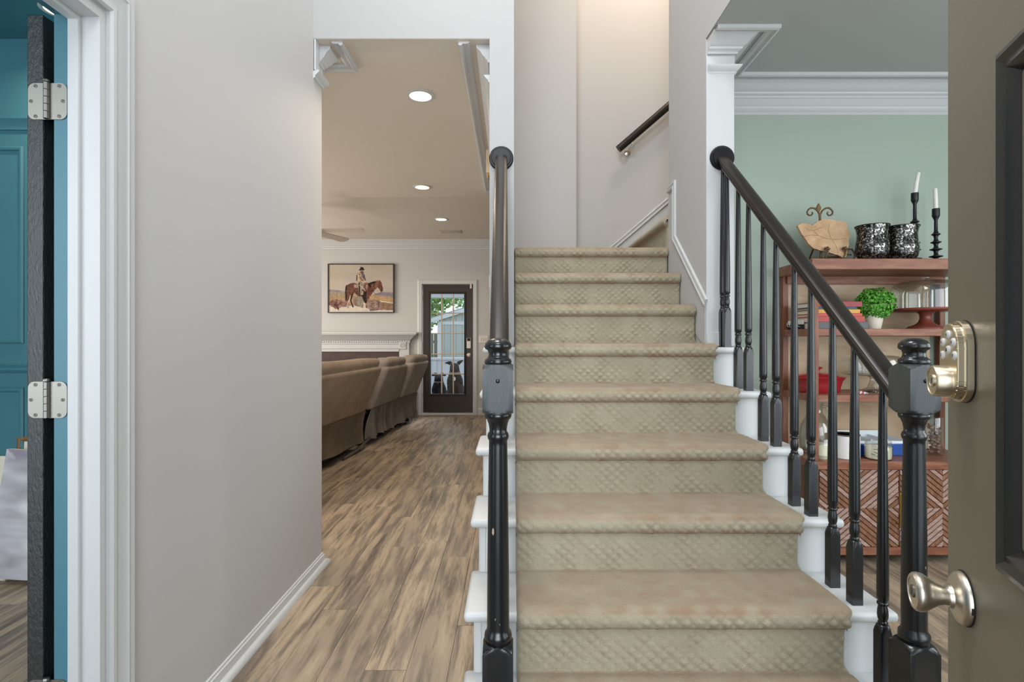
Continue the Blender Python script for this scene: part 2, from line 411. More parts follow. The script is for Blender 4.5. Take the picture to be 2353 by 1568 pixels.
struct('wall_stair_front', box(XR1, 3.6, 3.17, 3.30, ZD + 0.1, TOP), 'wall')
struct('wall_stair_back', prism([(SL1, 4.10), (0.497, 4.10), (0.497, 4.35), (3.2, 4.35), (3.2, 4.47), (SL1, 4.47)], xy, 0, TOP), 'wall')
struct('wall_stair_end', box(3.2, 3.3, 3.30, 4.47, 0, TOP), 'wall')
struct('wall_dining_right', box(3.6, 3.7, -0.5, 3.3, 0, ZD), 'green')
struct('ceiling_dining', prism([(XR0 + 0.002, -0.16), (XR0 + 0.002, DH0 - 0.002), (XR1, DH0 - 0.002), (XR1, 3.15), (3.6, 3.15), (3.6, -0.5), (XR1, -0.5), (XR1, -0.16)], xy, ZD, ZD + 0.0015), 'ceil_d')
struct('ceiling', box(-1.1, 3.3, -0.5, 4.5, TOP, TOP + 0.1), 'ceil')
struct('ceiling_living', prism([(-4.9, 5.62), (2, 5.62), (2, LB), (-4.9, LB)], xy, ZC, ZC + 0.1), 'ceil')
struct('ceiling_hall', prism([(XL + 0.001, DH0 + 0.002), (SL0, DH0 + 0.002), (SL0, 5.35), (2, 5.35), (2, 5.62), (-4.9, 5.62), (-4.9, DH1), (XL + 0.001, DH1)], xy, ZN_, ZN_ + 0.0015), 'ceil')
struct('ceiling_drop', box(-4.9, 2, 5.61, 5.62, ZN_ + 0.0015, ZC), 'ceil')
struct('wall_living_left', box(-5, -4.9, DH1, LB, 0, ZC), 'wall')
struct('wall_living_right', box(2.0, 2.1, 5.35, LB, 0, ZC), 'wall')
struct('wall_living_inner', box(SL1, 2.0, 5.25, 5.35, 0, ZC), 'wall')
dX0, dX1, dZ1 = X_(969.5, LB), X_(1087.5, LB), Z_(653, LB)
struct('wall_living_back', prism([(-5, 0), (dX0, 0), (dX0, dZ1), (dX1, dZ1), (dX1, 0), (2.1, 0), (2.1, ZC), (-5, ZC)], xz, LB, LB + 0.14), 'wall')
struct('wall_study_back', box(-3.6, -1.117, DH0, DH1 - 0.02, 0, ZD), 'teal')
struct('wall_living_front', box(-5, XL - 0.005, DH1 - 0.02, DH1, 0, ZC), 'wall')
struct('wall_study_left', box(-3.7, -3.6, -0.5, DH0, 0, ZD), 'teal')
struct('ceiling_study', box(-3.6, -1.087, -0.5, DH0, ZD, ZD + 0.09), 'teal')

# ------------------------------------------------------------------ mouldings
crown = [(0, 0), (0.088, 0), (0.088, -0.014), (0.080, -0.018), (0.062, -0.030), (0.046, -0.050), (0.034, -0.056), (0.030, -0.064), (0.016, -0.072), (0.014, -0.082), (0, -0.082)]
band = [(0, 0), (0, -0.018), (-0.012, -0.022), (-0.022, -0.012), (-0.044, -0.012), (-0.056, -0.006), (-0.056, 0)]
cap_m = [(0, 0), (0.004, 0), (0.010, 0.006), (0.010, 0.014), (0.016, 0.018), (0.030, 0.034), (0.032, 0.040), (0, 0.040)]
frieze = [(0, 0), (0.006, 0), (0.006, 0.11), (0, 0.11)]
pathD = [(XR0 + 0.006, DH0, ZD), (XR1, DH0, ZD), (XR1, 3.15, ZD), (3.6, 3.15, ZD)]
t = struct('trim_1', sweep([Vector(p) - Vector((0, 0, 0.0005)) for p in pathD], crown, (0, 0, 1)), 'white', smooth=25)
struct('frieze_board', sweep([(x, y, 2.525) for x, y, z in pathD[1:]], frieze, (0, 0, 1)), 'white', t)
struct('frieze_moulding', sweep([(x, y, 2.508) for x, y, z in pathD], cap_m, (0, 0, 1)), 'white', t, 25)
struct('ceiling_band', sweep([(XR0 + 0.012, 2.544, ZD), (1.292, 2.544, ZD), (1.292, 2.996, ZD), (3.6, 2.996, ZD)], band, (0, 0, 1)), 'white', t, 25)
struct('pilaster_board', box(XR0, XR1, DH0 - 0.008, DH0, ZN[3] + 0.004, ZH - 0.09, 0.002), 'white', t)
struct('pilaster_plinth', box(XR0 + 0.003, XR1, DH0 - 0.013, DH0 - 0.008, ZN[3] + 0.004, ZN[3] + 0.075, 0.002), 'white', t)
# living room side
pathR = [(SL0, 5.35, ZN_ - 0.001), (SL0, DH0 + 0.05, ZN_ - 0.001)]
t = struct('trim_2', sweep(pathR, [(u * 0.8, v * 1.1) for u, v in crown], (0, 0, 1)), 'white', smooth=25)
struct('frieze_moulding', sweep([(SL0, 5.35, 2.50), (SL0, DH1 - 0.06, 2.50)], cap_m, (0, 0, 1)), 'white', t, 25)
struct('ceiling_band', sweep([(1.9, 5.33, ZN_), (-0.272, 5.33, ZN_), (-0.272, DH0 + 0.02, ZN_)], band, (0, 0, 1)), 'white', t, 25)
t = struct('trim_3', sweep([(XL, 2.727, ZN_ - 0.001), (XL, DH1, ZN_ - 0.001), (-4.8, DH1, ZN_ - 0.001)], [(u * 0.75, v * 1.15) for u, v in crown], (0, 0, 1)), 'white', smooth=25)
struct('jamb_board', box(XL, XL + 0.006, DH0, DH1, 2.53, ZH, 0.001), 'white', t)
struct('jamb_edge', box(XL, XL + 0.012, DH0 + 0.0, DH0 + 0.05, 2.53, ZH, 0.002), 'white', t)
struct('frieze_moulding', sweep([(XL, DH0, 2.495), (XL, DH1 + 0.0, 2.495), (-4.8, DH1, 2.495)], cap_m, (0, 0, 1)), 'white', t, 25)
struct('ceiling_band', sweep([(-0.86, DH0 + 0.02, ZN_), (-0.86, 2.965, ZN_), (-4.8, 2.965, ZN_)], band, (0, 0, 1)), 'white', t, 25)
# crown on the far living room wall
t = struct('trim_4', sweep([(2.0, LB, ZC), (-4.9, LB, ZC)][::-1], [(u * 1.25, v * 1.7) for u, v in crown], (0, 0, 1)), 'white', smooth=25)
# baseboards
bprof = [(0, 0), (0.014, 0), (0.014, 0.034), (0.012, 0.040), (0.012, 0.046), (0.007, 0.050), (0.007, 0.056), (0, 0.058)]
shoe = [(0.014, 0), (0.036, 0), (0.035, 0.008), (0.029, 0.016), (0.021, 0.019), (0.014, 0.019)]
t = struct('baseboard_left', sweep([(XL, 1.39, 0), (XL, DH1, 0), (-1.6, DH1, 0)], bprof, (0, 0, 1)), 'white', smooth=25)
struct('shoe_moulding', sweep([(XL, 1.39, 0), (XL, DH1, 0), (-1.6, DH1, 0)], shoe, (0, 0, 1)), 'white', t, 40)
for nm, pth in (('baseboard_back', [(dX1 + 0.075, LB, 0), (2, LB, 0)]), ('baseboard_far', [(-1.53, LB, 0), (dX0 - 0.075, LB, 0)])):
    struct(nm, sweep(pth, [(0, 0), (0.014, 0), (0.014, 0.09), (0.006, 0.11), (0, 0.11)], (0, 0, 1)), 'white')
struct('baseboard_dining', sweep([(XR1, 3.15, 0), (3.6, 3.15, 0)], [(0, 0), (0.014, 0), (0.014, 0.09), (0.006, 0.11), (0, 0.11)], (0, 0, 1)), 'white')

# study doorway: jamb, stop, casing
casing = [(0, 0), (0, 0.010), (0.006, 0.015), (0.016, 0.015), (0.019, 0.011), (0.028, 0.011), (0.048, 0.016), (0.053, 0.020), (0.058, 0.016), (0.074, 0.018), (0.079, 0.014), (0.079, 0)]
t = struct('trim_5', sweep([(XL, 1.308, 0), (XL, 1.308, 1.983), (XL, 0.40, 1.983)], casing, (1, 0, 0)), 'white', smooth=25)
struct('door_jamb', prism([(1.302, 0), (1.302, 1.975), (0.46, 1.975), (0.46, 1.955), (1.286, 1.955), (1.286, 0)], yz, -1.0735, XL + 0.002), 'white', t)
struct('door_stop', prism([(1.286, 0), (1.286, 1.955), (0.46, 1.955), (0.46, 1.945), (1.276, 1.945), (1.276, 0)], yz, -1.0695, -1.043, bev=0.0015, seg=1), 'white', t)
struct('hinge_jamb', prism([(1.320, 0), (1.320, 1.990), (0.46, 1.990), (0.46, 1.972), (1.302, 1.972), (1.302, 0)], yz, -1.123, -1.0737), 'teal_l', t)
# thin scuffs where the jamb paint has chipped
for z, w, h in ((1.268, 0.0018, 0.010), (1.252, 0.0014, 0.006), (1.236, 0.0020, 0.014)):
    struct('paint_chip', ball((-1.0835, 1.3018, z), 1, sc=(w, 0.0006, h * 0.6), sub=1), flat('e6e8e6'), t)

# study wall mouldings (picture-frame panelling painted with the wall)
DS = DH0
t = struct('trim_6', sweep([(-3.6, DS, Z_(300, DS)), (-1.117, DS, Z_(300, DS))], [(0, 0), (0.010, 0), (0.012, 0.014), (0.022, 0.034), (0.030, 0.05), (0.030, 0.062), (0, 0.062)], (0, 0, 1)), 'teal', smooth=25)
struct('chair_rail', sweep([(-3.6, DS, Z_(857, DS)), (-1.117, DS, Z_(857, DS))], [(0, 0), (0.012, 0.002), (0.022, 0.016), (0.016, 0.028), (0.022, 0.040), (0, 0.048)], (0, 0, 1)), 'teal', t, 25)
pm = [(0, 0), (0, 0.006), (-0.008, 0.012), (-0.018, 0.010), (-0.022, 0.004), (-0.022, 0)]
for z0, z1 in ((Z_(790, DS), Z_(337, DS)), (0.16, Z_(891, DS))):
    for x0, x1 in ((-3.45, X_(56, DS)), (X_(56, DS) + 0.12, -1.25)):
        struct('panel_moulding', sweep([(x0, DS, z0), (x0, DS, z1), (x1, DS, z1), (x1, DS, z0)], [(-u, v) for u, v in pm], (0, -1, 0), closed=True), 'teal', t, 25)

# trim capping the skirt along the right stair wall
capP = [(0, 0), (0, 0.010), (0.010, 0.015), (0.020, 0.009), (0.032, 0.013), (0.042, 0.011), (0.044, 0)]
pts = [(2.672, 1.345), (3.20, 1.778), (3.20, 2.086), (3.30, 2.086)]
t = struct('trim_7', sweep([(XR0, y, z) for y, z in pts], [(u, v) for u, v in capP], (-1, 0, 0)), 'white', smooth=25)
struct('skirt_board', prism([(2.672, ZN[3]), (2.672, 1.345), (3.20, 1.778), (3.20, 2.07), (3.30, 2.07), (3.30, 1.4), (3.0, 1.3)], yz, XR0 - 0.004, XR0), 'wall', t)
# skirt up the back wall of the second flight
skp = [(0, 0), (0.012, 0.0), (0.018, 0.008), (0.012, 0.016), (0.012, 0.028), (0.016, 0.034), (0.010, 0.040), (0, 0.040)]
p0, p1 = px(1425, 563, 4.35), px(1560, 447, 4.35)
dirv = (p1 - p0).normalized(); q0 = p0 - dirv * 0.5; q1 = p1 + dirv * 0.9
t = struct('trim_8', sweep([q0, q1], [(v - 0.04, u) for u, v in skp], (0, -1, 0)), 'white', smooth=25)
struct('skirt_board', prism([(q0.x, q0.z - 0.03), (q1.x, q1.z - 0.03), (q1.x, q1.z - 0.22), (q0.x, q0.z - 0.22)], xz, 4.342, 4.35), 'white', t)

# ------------------------------------------------------------------ back door of the living room
d3 = thing('door_3', 'dark brown back door with fifteen glass panes in the far living room wall', None, ((dX0 + dX1) / 2, LB, 0), kind='structure')
cs = [(0, 0), (0, 0.014), (0.05, 0.018), (0.065, 0.012), (0.07, 0)]
obj('door_casing', sweep([(dX0, LB, 0), (dX0, LB, dZ1), (dX1, LB, dZ1), (dX1, LB, 0)], [(-u, v) for u, v in cs], (0, -1, 0)), 'white', d3, smooth=25)
DL = LB + 0.03
def dx(x): return X_(x, DL)
def dz(y): return Z_(y, DL)
gx0, gx1, gz0, gz1 = dx(989.6), dx(1066.5), dz(905.5), dz(675.5)
L0, L1, B0, T1 = dX0 + 0.012, dX1 - 0.008, 0.035, dZ1 - 0.008
fr = nb()
box(L0, gx0, DL, DL + 0.044, B0, T1, b=fr); box(gx1, L1, DL, DL + 0.044, B0, T1, b=fr); box(gx0, gx1, DL, DL + 0.044, B0, gz0, b=fr); box(gx0, gx1, DL, DL + 0.044, gz1, T1, b=fr)
leaf = obj('door_leaf', fr, 'brown_door', d3)
obj('glazing_bead', sweep([(gx0, DL, gz0), (gx0, DL, gz1), (gx1, DL, gz1), (gx1, DL, gz0)], [(0.002, 0), (-0.002, 0.012), (-0.026, 0.014), (-0.032, 0)], (0, -1, 0), closed=True), 'rail', d3)
vx = [gx0, dx(1014.9), dx(1041.6), gx1]; hz = [gz0, dz(860), dz(813.9), dz(767), dz(720), gz1]
for i in range(3):
    for j in range(5):
        obj('pane', box(vx[i], vx[i + 1], DL + 0.02, DL + 0.024, hz[j], hz[j + 1]), 'pane', d3)
for x in vx[1:3]: obj('muntin', box(x - 0.009, x + 0.009, DL - 0.002, DL + 0.019, gz0 - 0.004, gz1 + 0.004, 0.003, 1), flat('b7a896', 0.5), d3)
for z in hz[1:5]: obj('muntin', box(gx0 - 0.006, gx1 + 0.006, DL - 0.001, DL + 0.018, z - 0.008, z + 0.008, 0.003, 1), flat('b7a896', 0.5), d3)
kp = obj('keypad_lock', box(dx(1072.5), dx(1082), DL - 0.025, DL, dz(801), dz(777), 0.006), 'plate_w', d3)
obj('keypad_cover', box(dx(1073.5), dx(1081), DL - 0.029, DL - 0.024, dz(784), dz(777.5), 0.003), 'ink', kp)
kn = px(1077, 816.5, DL)
obj('door_knob', lathe([(0.033, DL), (0.033, DL - 0.008), (0.012, DL - 0.012), (0.012, DL - 0.035), (0.024, DL - 0.045), (0.027, DL - 0.055), (0.018, DL - 0.066), (0.0, DL - 0.068)], (kn.x, 0, kn.z), 20, axis='Y'), 'nickel', d3, smooth=40)
obj('door_sensor', box(dx(1080.5), dx(1084.5), LB - 0.02, DL, dz(664), dz(653), 0.003), 'plate_w', d3)
obj('threshold', box(dX0, dX1, LB - 0.03, LB + 0.14, 0, 0.03, 0.004), 'white', d3)
for z in (0.3, 1.1, 1.85): obj('hinge', box(dX0 - 0.002, dX0 + 0.010, DL - 0.012, DL, z - 0.045, z + 0.045, 0.002, 1), 'nickel', d3)

# ------------------------------------------------------------------ study door folded back against the study wall
d2 = thing('door_2', 'black panelled study door folded back inside its doorway', None, (-1.137, 1.30, 0), kind='structure')
obj('door_leaf', box(-1.190, -1.151, 1.302, 2.06, 0.012, 1.972, 0.003, 2), 'doorblk', d2)
for z0, z1 in ((0.25, 0.95), (1.08, 1.85)):
    obj('panel_moulding', sweep([(-1.151, 1.42, z0), (-1.151, 1.42, z1), (-1.151, 1.94, z1), (-1.151, 1.94, z0)], [(0, 0), (0, 0.006), (0.02, 0.008), (0.025, 0)], (1, 0, 0), closed=True), 'doorblk', d2)
def hinge(zc):
    yf = 1.3015
    def leaf_poly(x0, x1, rnd_left):
        z0, z1, r = zc - 0.0445, zc + 0.0445, 0.016; o = []
        if rnd_left:
            o = [(x1, z0), (x1, z1)] + [(x0 + r - r * math.sin(a), z1 - r + r * math.cos(a)) for a in [i * PI / 12 for i in range(7)]] + [(x0 + r - r * math.cos(a), z0 + r - r * math.sin(a)) for a in [i * PI / 12 for i in range(7)]]
        else:
            o = [(x0, z0), (x0, z1)][::-1] + [(x1 - r + r * math.sin(a), z0 + r - r * math.cos(a)) for a in [i * PI / 12 for i in range(7)]] + [(x1 - r + r * math.cos(a), z1 - r + r * math.sin(a)) for a in [i * PI / 12 for i in range(7)]]
        return o
    h = obj('hinge', prism(leaf_poly(-1.1845, -1.137, True), xz, yf - 0.0025, yf), 'hinge', d2)
    obj('hinge_leaf', prism(leaf_poly(-1.137, -1.089, False), xz, yf - 0.0025, yf + 0.001), 'hinge', h)
    kx, ky, kr = -1.1365, yf - 0.006, 0.0062
    for k in range(5):
        z0 = zc - 0.0445 + k * 0.0178
        obj('knuckle', lathe([(kr * 0.9, z0 + 0.0003), (kr, z0 + 0.001), (kr, z0 + 0.0168), (kr * 0.9, z0 + 0.0175)], (kx, ky, 0), 16), 'hinge', h, smooth=40)
    obj('hinge_pin', lathe([(0.004, zc + 0.044), (0.008, zc + 0.046), (0.008, zc + 0.049), (0.006, zc + 0.052), (0, zc + 0.053)], (kx, ky, 0), 16), 'hinge', h, smooth=40)
    for x, dzz in ((-1.166, 0.037), (-1.177, 0.0), (-1.166, -0.037), (-1.108, 0.037), (-1.099, 0.0), (-1.108, -0.037)):
        obj('screw', lathe([(0.0045, yf - 0.0024), (0.0045, yf - 0.0034), (0.0030, yf - 0.0036), (0.0012, yf - 0.0026), (0, yf - 0.0026)], (x, 0, zc + dzz), 10, axis='Y'), 'screw', h)
for z in (1.757, 1.026, 0.296): hinge(z)

# ------------------------------------------------------------------ front door, swung open on the right
d1 = thing('door_1', 'dark olive front door swung open at the right edge with keypad lock', None, (0.657, 0.80, 0), math.atan2(-0.93, -0.36), kind='structure')
# local frame: x from the free edge towards the hinges, y into the door, z up
lb = nb()
def L(o, *a, **k): return obj(o, *a, d1, local=True, **k)
stile, rail_b, rail_m = 0.166, 0.22, 0.20
rects = [(stile, 0.45 - 0.05, 0.895, 1.515), (0.45 + 0.05, 0.9 - stile + 0.02, 0.895, 1.515), (stile, 0.40, 0.22, 0.66), (0.50, 0.754, 0.22, 0.66), (stile, 0.40, 1.66, 1.92), (0.50, 0.754, 1.66, 1.92)]
grid_x = [0, stile, 0.40, 0.50, 0.754, 0.90]; grid_z = [0.01, 0.22, 0.66, 0.895, 1.515, 1.66, 1.92, 2.03]
lb = box(0, 0.9, 0.012, 0.045, 0.01, 2.03)
for i in range(5):
    for k in range(7):
        if i in (1, 3) and k in (1, 3, 5): continue
        box(grid_x[i], grid_x[i + 1], 0.0, 0.012, grid_z[k], grid_z[k + 1], b=lb)
bmesh.ops.remove_doubles(lb, verts=lb.verts, dist=1e-5)
L('door_leaf', lb, 'olive')
pmf = [(-0.004, 0.0), (-0.004, 0.006), (0.004, 0.009), (0.012, 0.004), (0.020, 0.006), (0.030, -0.004), (0.034, -0.012), (0, -0.012)]
for x0, x1, z0, z1 in rects:
    p = L('panel', box(x0 + 0.03, x1 - 0.03, 0.003, 0.014, z0 + 0.03, z1 - 0.03, 0.006, 2), 'olive')
    obj('panel_moulding', sweep([(x0, 0, z0), (x0, 0, z1), (x1, 0, z1), (x1, 0, z0)], pmf, (0, -1, 0), closed=True), 'olive_dk', p, local=True, smooth=30)
# keypad deadbolt
def stadium(cx, cz, hw, z0, z1, r, n=8):
    o = []
    for a0, cx_, cz_ in ((0, cx + hw - r, z1 - r), (PI / 2, cx - hw + r, z1 - r), (PI, cx - hw + r, z0 + r), (1.5 * PI, cx + hw - r, z0 + r)):
        o += [(cx_ + r * math.cos(a0 + i * PI / 2 / n), cz_ + r * math.sin(a0 + i * PI / 2 / n)) for i in range(n + 1)]
    return o
kx = 0.0585
def octo(cx, hw, z0, z1, c):
    pts = []
    zt, zb = z1 - 0.036, z0 + 0.026
    for i in range(13): a = PI * i / 12; pts.append((cx + hw * math.cos(a), zt + (z1 - zt) * math.sin(a)))
    for i in range(13): a = PI + PI * i / 12; pts.append((cx + hw * math.cos(a), zb + (zb - z0) * math.sin(a)))
    return pts
kb = L('keypad_lock', prism(octo(kx, 0.0345, 1.084, 1.1985, 0), xz, -0.010, 0.0, bev=0.001, seg=1), 'nickel_w')
obj('lock_gasket', prism(octo(kx, 0.0352, 1.0832, 1.1993, 0), xz, -0.0015, 0.0), 'ink', kb, local=True)
obj('lock_face', prism(octo(kx, 0.0315, 1.088, 1.1955, 0), xz, -0.0195, -0.010, bev=0.0018, seg=2), 'nickel_w', kb, local=True)
obj('lock_cylinder', lathe([(0.0225, -0.018), (0.0220, -0.036), (0.0205, -0.0385), (0.0190, -0.0385), (0.0185, -0.0375), (0.0, -0.0375)], (kx, 0, 1.1135), 40, axis='Y'), 'nickel_w', kb, local=True, smooth=35)
obj('keyhole_disc', lathe([(0.0095, -0.0375), (0.0095, -0.0392), (0.008, -0.0394), (0.0074, -0.0386), (0.0, -0.0386)], (kx, 0, 1.1135), 28, axis='Y'), 'nickel', kb, local=True, smooth=35)
obj('keyhole', box(kx - 0.0008, kx + 0.0008, -0.0389, -0.0385, 1.1095, 1.1175), 'ink', kb, local=True)
for lab, bx_, bz in (('6', 0.0617, 1.1790), ('4', 0.0440, 1.1680), ('8', 0.0790, 1.1680), ('', 0.0625, 1.1575), ('2', 0.0430, 1.1500), ('0', 0.0835, 1.1500)):
    obj('keypad_button', lathe([(0.0062, -0.0190), (0.0062, -0.0208), (0.0052, -0.0221), (0.003, -0.0226), (0, -0.0227)], (bx_, 0, bz), 20, axis='Y'), 'button', kb, local=True, smooth=50)
    mt = Matrix.Translation((bx_, -0.0227, bz)) @ FACE_CAM
    if lab: text('digit', lab, 0.0065, 'ink', kb, mt, 0.0002)
    else:
        pb = prism([(bx_ - 0.0017, bz - 0.0022), (bx_ + 0.0017, bz - 0.0022), (bx_ + 0.0017, bz + 0.0004), (bx_ - 0.0017, bz + 0.0004)], xz, -0.0230, -0.0224)
        tube([(bx_ + 0.0012 * math.cos(PI * i / 8), -0.0228, bz + 0.0004 + 0.0018 * math.sin(PI * i / 8)) for i in range(9)], 0.0003, 5, pb)
        obj('padlock_mark', pb, 'ink', kb, local=True)
obj('lock_tab', box(kx - 0.006, kx + 0.004, -0.0188, -0.016, 1.0845, 1.0885, 0.001, 1), 'nickel_w', kb, local=True)
kz = 0.808
kr = L('knob_rosette', lathe([(0.0362, 0.0), (0.0362, -0.005), (0.0335, -0.009), (0.026, -0.0125), (0.0165, -0.0155), (0.0152, -0.020)], (0.0565, 0, kz), 48, axis='Y'), 'nickel', smooth=35)
obj('rosette_gasket', lathe([(0.0372, 0.0), (0.0372, -0.0018), (0.03, -0.0018)], (0.0565, 0, kz), 40, axis='Y'), 'ink', kr, local=True)
kn = obj('door_knob', lathe([(0.0128, -0.018), (0.0128, -0.025), (0.0150, -0.032), (0.0205, -0.040), (0.0255, -0.0475), (0.0270, -0.0535), (0.0262, -0.058), (0.0235, -0.0608), (0.0192, -0.0612), (0.0188, -0.0602), (0.0, -0.0602)], (0.0565, 0, kz), 48, axis='Y'), 'nickel', kr, local=True, smooth=40)
obj('keyhole_disc', lathe([(0.0088, -0.0602), (0.0088, -0.0616), (0.0, -0.0616)], (0.0565, 0, kz), 24, axis='Y'), 'screw', kr, local=True)
obj('keyhole', box(0.0557, 0.0573, -0.0618, -0.0615, kz - 0.005, kz + 0.003), 'ink', kr, local=True)
obj('release_slot', box(0.0905, 0.0935, -0.0045, -0.002, kz - 0.008, kz + 0.001), 'ink', kr, local=True)
# ------------------------------------------------------------------ staircase
st = thing('staircase', 'carpeted staircase with white wooden tread ends rising between black railings', 'staircase', (0.5, 1.3, 0))
for n in range(8, -1, -1):
    xa, xb = (-0.141, 1.127) if n >= 3 else (SL1 + 0.001, XR0 - 0.001)
    zb = ZN[n + 1] if n < 8 else 0.0
    back = DN[n - 1] + 0.046 if n > 0 else 4.09
    if n == 3: back = DH0 - 0.009
    obj('tread', box(xa, xb, DN[n], back, ZN[n] - 0.030, ZN[n], 0.012, 3), 'white', st, smooth=40)
    if n == 3: obj('tread', box(SL1 + 0.001, XR0 - 0.001, DH0 - 0.009, DN[2] + 0.03, ZN[3] - 0.03, ZN[3]), 'white', st)
    xa, xb = (-0.113, 1.100) if n >= 3 else (SL1 + 0.001, XR0 - 0.001)
    obj('riser', box(xa, xb, DN[n] + 0.030, DN[n] + 0.048, zb, ZN[n] - 0.030), 'white', st)
    if n >= 3:
        for x in (-0.109, 1.078):      # corner board at each end of the riser
            obj('corner_board', box(x, x + 0.018, DN[n] + 0.026, DN[n] + 0.030, zb, ZN[n] - 0.030, 0.001, 1), 'white', st)
poly = [(DN[8] + 0.048, 0)]
for n in range(8, 2, -1):
    poly += [(DN[n] + 0.048, ZN[n] - 0.031)]
    if n > 3: poly += [(DN[n - 1] + 0.048, ZN[n] - 0.031)]
poly += [(DH0 - 0.009, ZN[3] - 0.031), (DH0 - 0.009, 0)]
for x0, x1 in ((-0.113, -0.098), (1.085, 1.100)): obj('side_stringer', prism(poly, yz, x0, x1), 'white', st)

TH = 0.018
def runner(path, wfun, place, res, cuts, amp=0.0042):
    """carpet: path = outer surface line (two numbers per point), swept across its width; returns numpy mesh data."""
    P = [np.array(p, float) for p in path]
    out = []; kind = []
    for i in range(len(P) - 1):
        a, c = P[i], P[i + 1]; L_ = np.linalg.norm(c - a); m = max(1, int(round(L_ / res)))
        for k in range(m): out.append(a + (c - a) * k / m)
    out.append(P[-1]); out = np.array(out)
    for _ in range(2): out[1:-1] = 0.25 * out[:-2] + 0.5 * out[1:-1] + 0.25 * out[2:]
    tan = np.gradient(out, axis=0); tan /= np.linalg.norm(tan, axis=1)[:, None]
    nor = np.stack([-tan[:, 1], tan[:, 0]], 1)            # left of travel = towards the room
    s = np.concatenate([[0], np.cumsum(np.linalg.norm(np.diff(out, axis=0), axis=1))])
    flat_ = np.clip(np.abs(tan[:, 0]), 0, 1) ** 2          # 1 on treads, 0 on risers
    w0, w1 = wfun(out, flat_)
    nc = cuts; u = np.linspace(0, 1, nc + 1)
    return out, nor, s, flat_, w0, w1, u
def carpet(name, path, wfun, place, res, cuts, parent):
    out, nor, s, fl, w0, w1, u = runner(path, wfun, place, res, cuts)
    n, m = len(out), len(u)
    X = w0[:, None] + (w1 - w0)[:, None] * u[None, :]
    e = 0.016
    el = np.clip((X - w0[:, None]) / e, 0, 1); er = np.clip((w1[:, None] - X) / e, 0, 1)
    k = np.sqrt(1 - (1 - np.minimum(el, er)) ** 2)
    A, B = 0.0385, 0.0168
    sv = s[:, None] + 0 * X
    row = np.floor(sv / B); best = np.full(X.shape, -1.0); 
    for dr in (-1, 0, 1, 2):
        r = row + dr; cx = (np.round(X / A - 0.5 * (r % 2)) + 0.5 * (r % 2)) * A
        d = 1 - (np.abs(X - cx) / (A * 0.5) + np.abs(sv - r * B) / B * 0.5 * 2) 
        best = np.maximum(best, d * (1 + 0.0 * r) + 0.30 * np.clip((r * B - sv) / B, -1, 1) * (d > 0))
    pat = np.clip(best, -0.3, 0.8)
    rs = np.random.RandomState(5); blot = rs.rand(n // 9 + 3, m // 9 + 3)
    yi = np.arange(n) / 9.0; xi = np.arange(m) / 9.0
    y0 = yi.astype(int); x0 = xi.astype(int); fy = (yi - y0)[:, None]; fx = (xi - x0)[None, :]
    fy = fy * fy * (3 - 2 * fy); fx = fx * fx * (3 - 2 * fx)
    bl = (blot[y0][:, x0] * (1 - fy) + blot[y0 + 1][:, x0] * fy) * (1 - fx) + (blot[y0][:, x0 + 1] * (1 - fy) + blot[y0 + 1][:, x0 + 1] * fy) * fx
    amp = (0.0078 * (1 - fl) + 0.0012 * fl)[:, None] * np.clip(-0.1 + 1.5 * bl, 0.12, 1.1)
    off = -TH * (1 - k) + pat * amp * k + (rs.rand(n, m) - 0.5) * 0.0016
    Pu = out[:, 0][:, None] + nor[:, 0][:, None] * off; Pv = out[:, 1][:, None] + nor[:, 1][:, None] * off
    w = worldloc(parent)
    V = np.array(place(X, Pu, Pv)).reshape(3, -1).T - np.array(w)
    idx = np.arange(n * m).reshape(n, m)
    Q = np.stack([idx[:-1, :-1], idx[:-1, 1:], idx[1:, 1:], idx[1:, :-1]], -1).reshape(-1, 4)
    me = bpy.data.meshes.new(name); me.vertices.add(len(V)); me.vertices.foreach_set('co', V.astype(np.float32).ravel())
    me.loops.add(Q.size); me.loops.foreach_set('vertex_index', Q.ravel().astype(np.int32)); me.polygons.add(len(Q))
    me.polygons.foreach_set('loop_start', np.arange(0, Q.size, 4, dtype=np.int32)); me.polygons.foreach_set('loop_total', np.full(len(Q), 4, np.int32))
    me.update(calc_edges=True); me.shade_smooth()
    nose = np.exp(-((np.abs(fl - 0.45)) / 0.35) ** 2)
    wear = np.clip((0.62 * fl + 0.35 * nose)[:, None] * (0.55 + 0.75 * bl) + 0.55 * nose[:, None] * np.exp(-((X - 0.60) / 0.28) ** 2) * bl, 0, 1)
    at = me.attributes.new('wear', 'FLOAT', 'POINT'); at.data.foreach_set('value', wear.astype(np.float32).ravel())
    me.materials.append(M['carpet']); o = bpy.data.objects.new(name, me); COL.objects.link(o); o.parent = parent; WO[o.name] = w; return o
path = []
for n in range(8, -1, -1):
    zb = (ZN[n + 1] if n < 8 else 0.0)
    rb = DN[n] + 0.023 - TH
    path += [(rb, zb + (TH * 0.9 if n < 8 else 0.0)), (rb, ZN[n] - 0.050), (rb - 0.006, ZN[n] - 0.048)]
    yc, zc, r = DN[n] + 0.014, ZN[n] - 0.015, 0.033      # roll round the nosing
    path += [(yc - r * 0.97 * math.cos(a), zc + r * math.sin(a)) for a in np.radians([-80, -55, -30, 0, 30, 60, 90])]
path += [(4.085, ZN[0] + TH)]
def wf(out, fl):
    hi = out[:, 1] > ZN[3] + 0.05
    w1 = np.where(hi, 0.970, 0.974 + 0.018 * np.clip(fl * 2.2, 0, 1))
    k = np.ones(7) / 7; w1 = np.convolve(np.pad(w1, 3, mode='edge'), k, 'valid')
    return np.full(len(out), 0.013), w1
pth = [(y, z) for y, z in path]
carpet('stair_carpet', pth, wf, lambda X, u, v: (X, u, v), 0.0044, 232, st)
